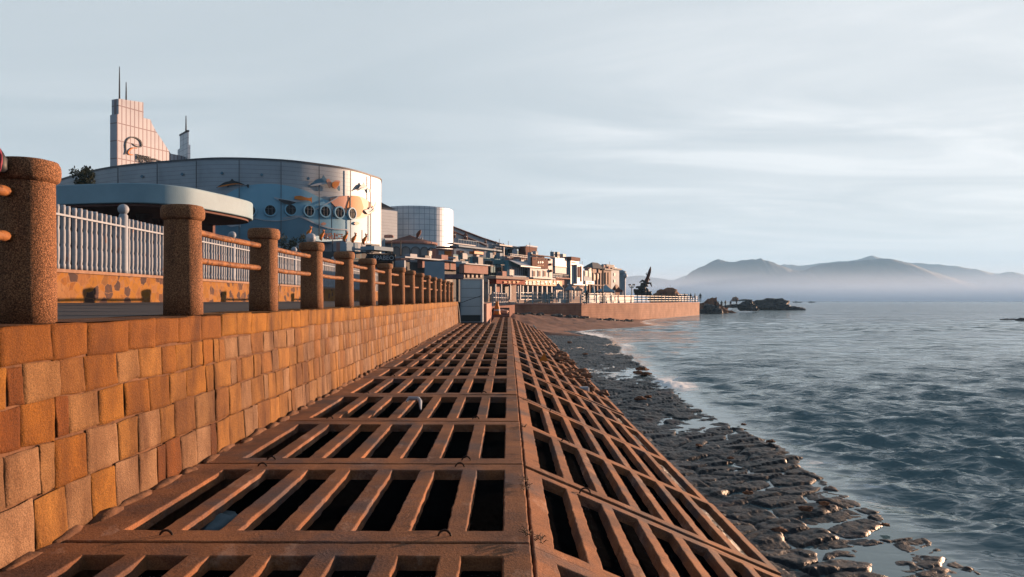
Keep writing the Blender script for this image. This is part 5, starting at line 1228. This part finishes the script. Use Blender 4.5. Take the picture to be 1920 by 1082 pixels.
nc3 = nd(N3, 'ShaderNodeTexNoise', i_Scale=.6, i_Detail=2.5, i_Roughness=.5, i_Distortion=.4); n3.links.new(mp3.outputs[0], nc3.inputs['Vector'])
sp3 = N3.new('ShaderNodeSeparateXYZ'); n3.links.new(g3.outputs['Position'], sp3.inputs[0])
offs = math_(n3, 'MINIMUM', math_(n3, 'MAXIMUM', math_(n3, 'DIVIDE', math_(n3, 'SUBTRACT', sp3.outputs[1], 18.0), 70.0), 0.0), 1.0)   # longer seas away from the shelter of the shore
nd3 = nd(N3, 'ShaderNodeTexNoise', i_Scale=.14, i_Detail=2.5, i_Roughness=.5, i_Distortion=.4); n3.links.new(mp3.outputs[0], nd3.inputs['Vector'])
offs2 = math_(n3, 'MINIMUM', math_(n3, 'MAXIMUM', math_(n3, 'DIVIDE', math_(n3, 'SUBTRACT', sp3.outputs[1], 60.0), 150.0), 0.0), 1.0)
hh_ = math_(n3, 'MULTIPLY', math_(n3, 'ADD', math_(n3, 'ADD', math_(n3, 'MULTIPLY', math_(n3, 'MULTIPLY', nc3.outputs[0], 1.25), offs), math_(n3, 'MULTIPLY', math_(n3, 'MULTIPLY', nd3.outputs[0], 5.5), offs2)), math_(n3, 'ADD', math_(n3, 'MULTIPLY', na.outputs[0], .030), math_(n3, 'MULTIPLY', nb.outputs[0], .15))), math_(n3, 'ADD', math_(n3, 'MULTIPLY', atc.outputs['Fac'], .95), .05))
bp3 = N3.new('ShaderNodeBump'); bp3.inputs['Distance'].default_value = 1.0; bp3.inputs['Strength'].default_value = 1.0; n3.links.new(hh_, bp3.inputs['Height']); n3.links.new(bp3.outputs[0], b3.inputs['Normal'])
atf = N3.new('ShaderNodeAttribute'); atf.attribute_name = 'foam'
nf = nd(N3, 'ShaderNodeTexNoise', i_Scale=3.2, i_Detail=9.0, i_Roughness=.72, i_Distortion=.8); n3.links.new(mp3.outputs[0], nf.inputs['Vector'])
ff = ramp(n3, math_(n3, 'ADD', math_(n3, 'MULTIPLY', atf.outputs['Fac'], .50), math_(n3, 'SUBTRACT', nf.outputs[0], .32)), [(.36, 0.0), (.52, 1.0)])
n3.links.new(mixc(n3, ff, (.055, .098, .112), (.40, .44, .48)), b3.inputs['Base Color'])
n3.links.new(math_(n3, 'ADD', math_(n3, 'MULTIPLY', ff, .5), .09), b3.inputs['Roughness'])
grid_mesh('sea', Xw2, Yw2, W+zz, msea, 'structure', {'foam': np.clip(foam, 0, 1.2), 'calm': calm})
# deep sea floor sheet under the shore so nothing ends in the void
MB().add([(-6000, -60, -6), (9000, -60, -6), (9000, 9000, -6), (-6000, 9000, -6)], [(0, 1, 2, 3)]).build('seabed', M_bed, kind='structure', loc=(0, 0, -6))
# ------------------------------------------------------------------ mountains, haze, mist
M_mt = mat('forested_hills', (.004,.016,.026), (.003,.012,.02), sc=.02, rough=.95)
def ridge(name, pts, Y, depth, seed, step=2.0):
    x0, x1 = pts[0][0], pts[-1][0]; n = int((x1-x0)/step); xs = np.linspace(x0, x1, n); sp_ = smooth_line(pts, 6)
    px = np.array([p[0] for p in sp_]); py = np.array([p[1] for p in sp_]); h = (VY-np.interp(xs, px, py))/F*Y
    h = h+Y*.0016*fbm(xs*.10, xs*0+seed, 4, seed)*1.2
    rows = np.linspace(-1, 1, 25); X = np.zeros((n, 25)); YY = np.zeros((n, 25)); Z = np.zeros((n, 25))
    for j, r_ in enumerate(rows):
        yj = Y+r_*depth; X[:, j] = (xs-VX)/F*yj if False else (xs-VX)/F*Y; YY[:, j] = yj
        rid = 1-abs(r_)**.9; nz_ = fbm(xs*.03, xs*0+r_*2.5, 4, seed+3)*.5*abs(r_)**.5
        Z[:, j] = np.minimum(h, h*np.clip(rid*(1+nz_), 0, 1))+(-4 if abs(r_) == 1 else 0)
    return grid_mesh(name, X, YY, Z, M_mt, 'structure', smooth=True)
ridge('hills', [(1285,520),(1297,509),(1320,498),(1345,487),(1355,488),(1372,491),(1400,487),(1418,486),(1426,483.5),(1434,488),(1450,492),(1470,500),(1500,508),(1530,498),(1555,493),(1580,492),(1620,488),(1650,485),(1668,485),(1700,492),(1740,507),(1790,522),(1850,540),(1900,566)], 2600, 320, 3)
ridge('hills', [(1440,520),(1460,499),(1480,496),(1500,498),(1530,495),(1560,491),(1600,488),(1632,480),(1650,483),(1690,492),(1730,494),(1760,496),(1790,499),(1830,505),(1870,513),(1895,510),(1930,516),(2000,522),(2100,532),(2250,548)], 3500, 400, 8)
ridge('hills', [(1120,562),(1160,528),(1190,517),(1225,520),(1260,525),(1290,516),(1320,518),(1400,540),(1440,566)], 3450, 300, 12)
def vol(name, x0, x1, y0, y1, z0, z1, dens, colr, grad=False, label=None):
    m = bpy.data.materials.new(name); m.use_nodes = True; t = m.node_tree
    for q in list(t.nodes): t.nodes.remove(q)
    o = t.nodes.new('ShaderNodeOutputMaterial'); v = t.nodes.new('ShaderNodeVolumePrincipled'); t.links.new(v.outputs[0], o.inputs['Volume'])
    v.inputs['Color'].default_value = (*colr, 1); v.inputs['Density'].default_value = dens; v.inputs['Anisotropy'].default_value = .0
    if grad:
        g_ = t.nodes.new('ShaderNodeNewGeometry'); s_ = t.nodes.new('ShaderNodeSeparateXYZ'); t.links.new(g_.outputs['Position'], s_.inputs[0])
        zn = math_(t, 'DIVIDE', math_(t, 'SUBTRACT', s_.outputs[2], z0), z1-z0)
        t.links.new(math_(t, 'MULTIPLY', ramp(t, zn, [(0, 1.0), (.25, .75), (.5, .25), (.75, .06), (1, 0.0)]), dens), v.inputs['Density'])
    return MB().box(x0, x1, y0, y1, z0, z1).build(name, m, kind='stuff')
vol('haze', -2500, 3600, -80, 4100, -7, 225, 1.8e-4, (.34, .62, .95))
vol('mist_bank', -1200, 2900, 1750, 2270, -3.2, 98, 7e-3, (.60, .74, .93), True)
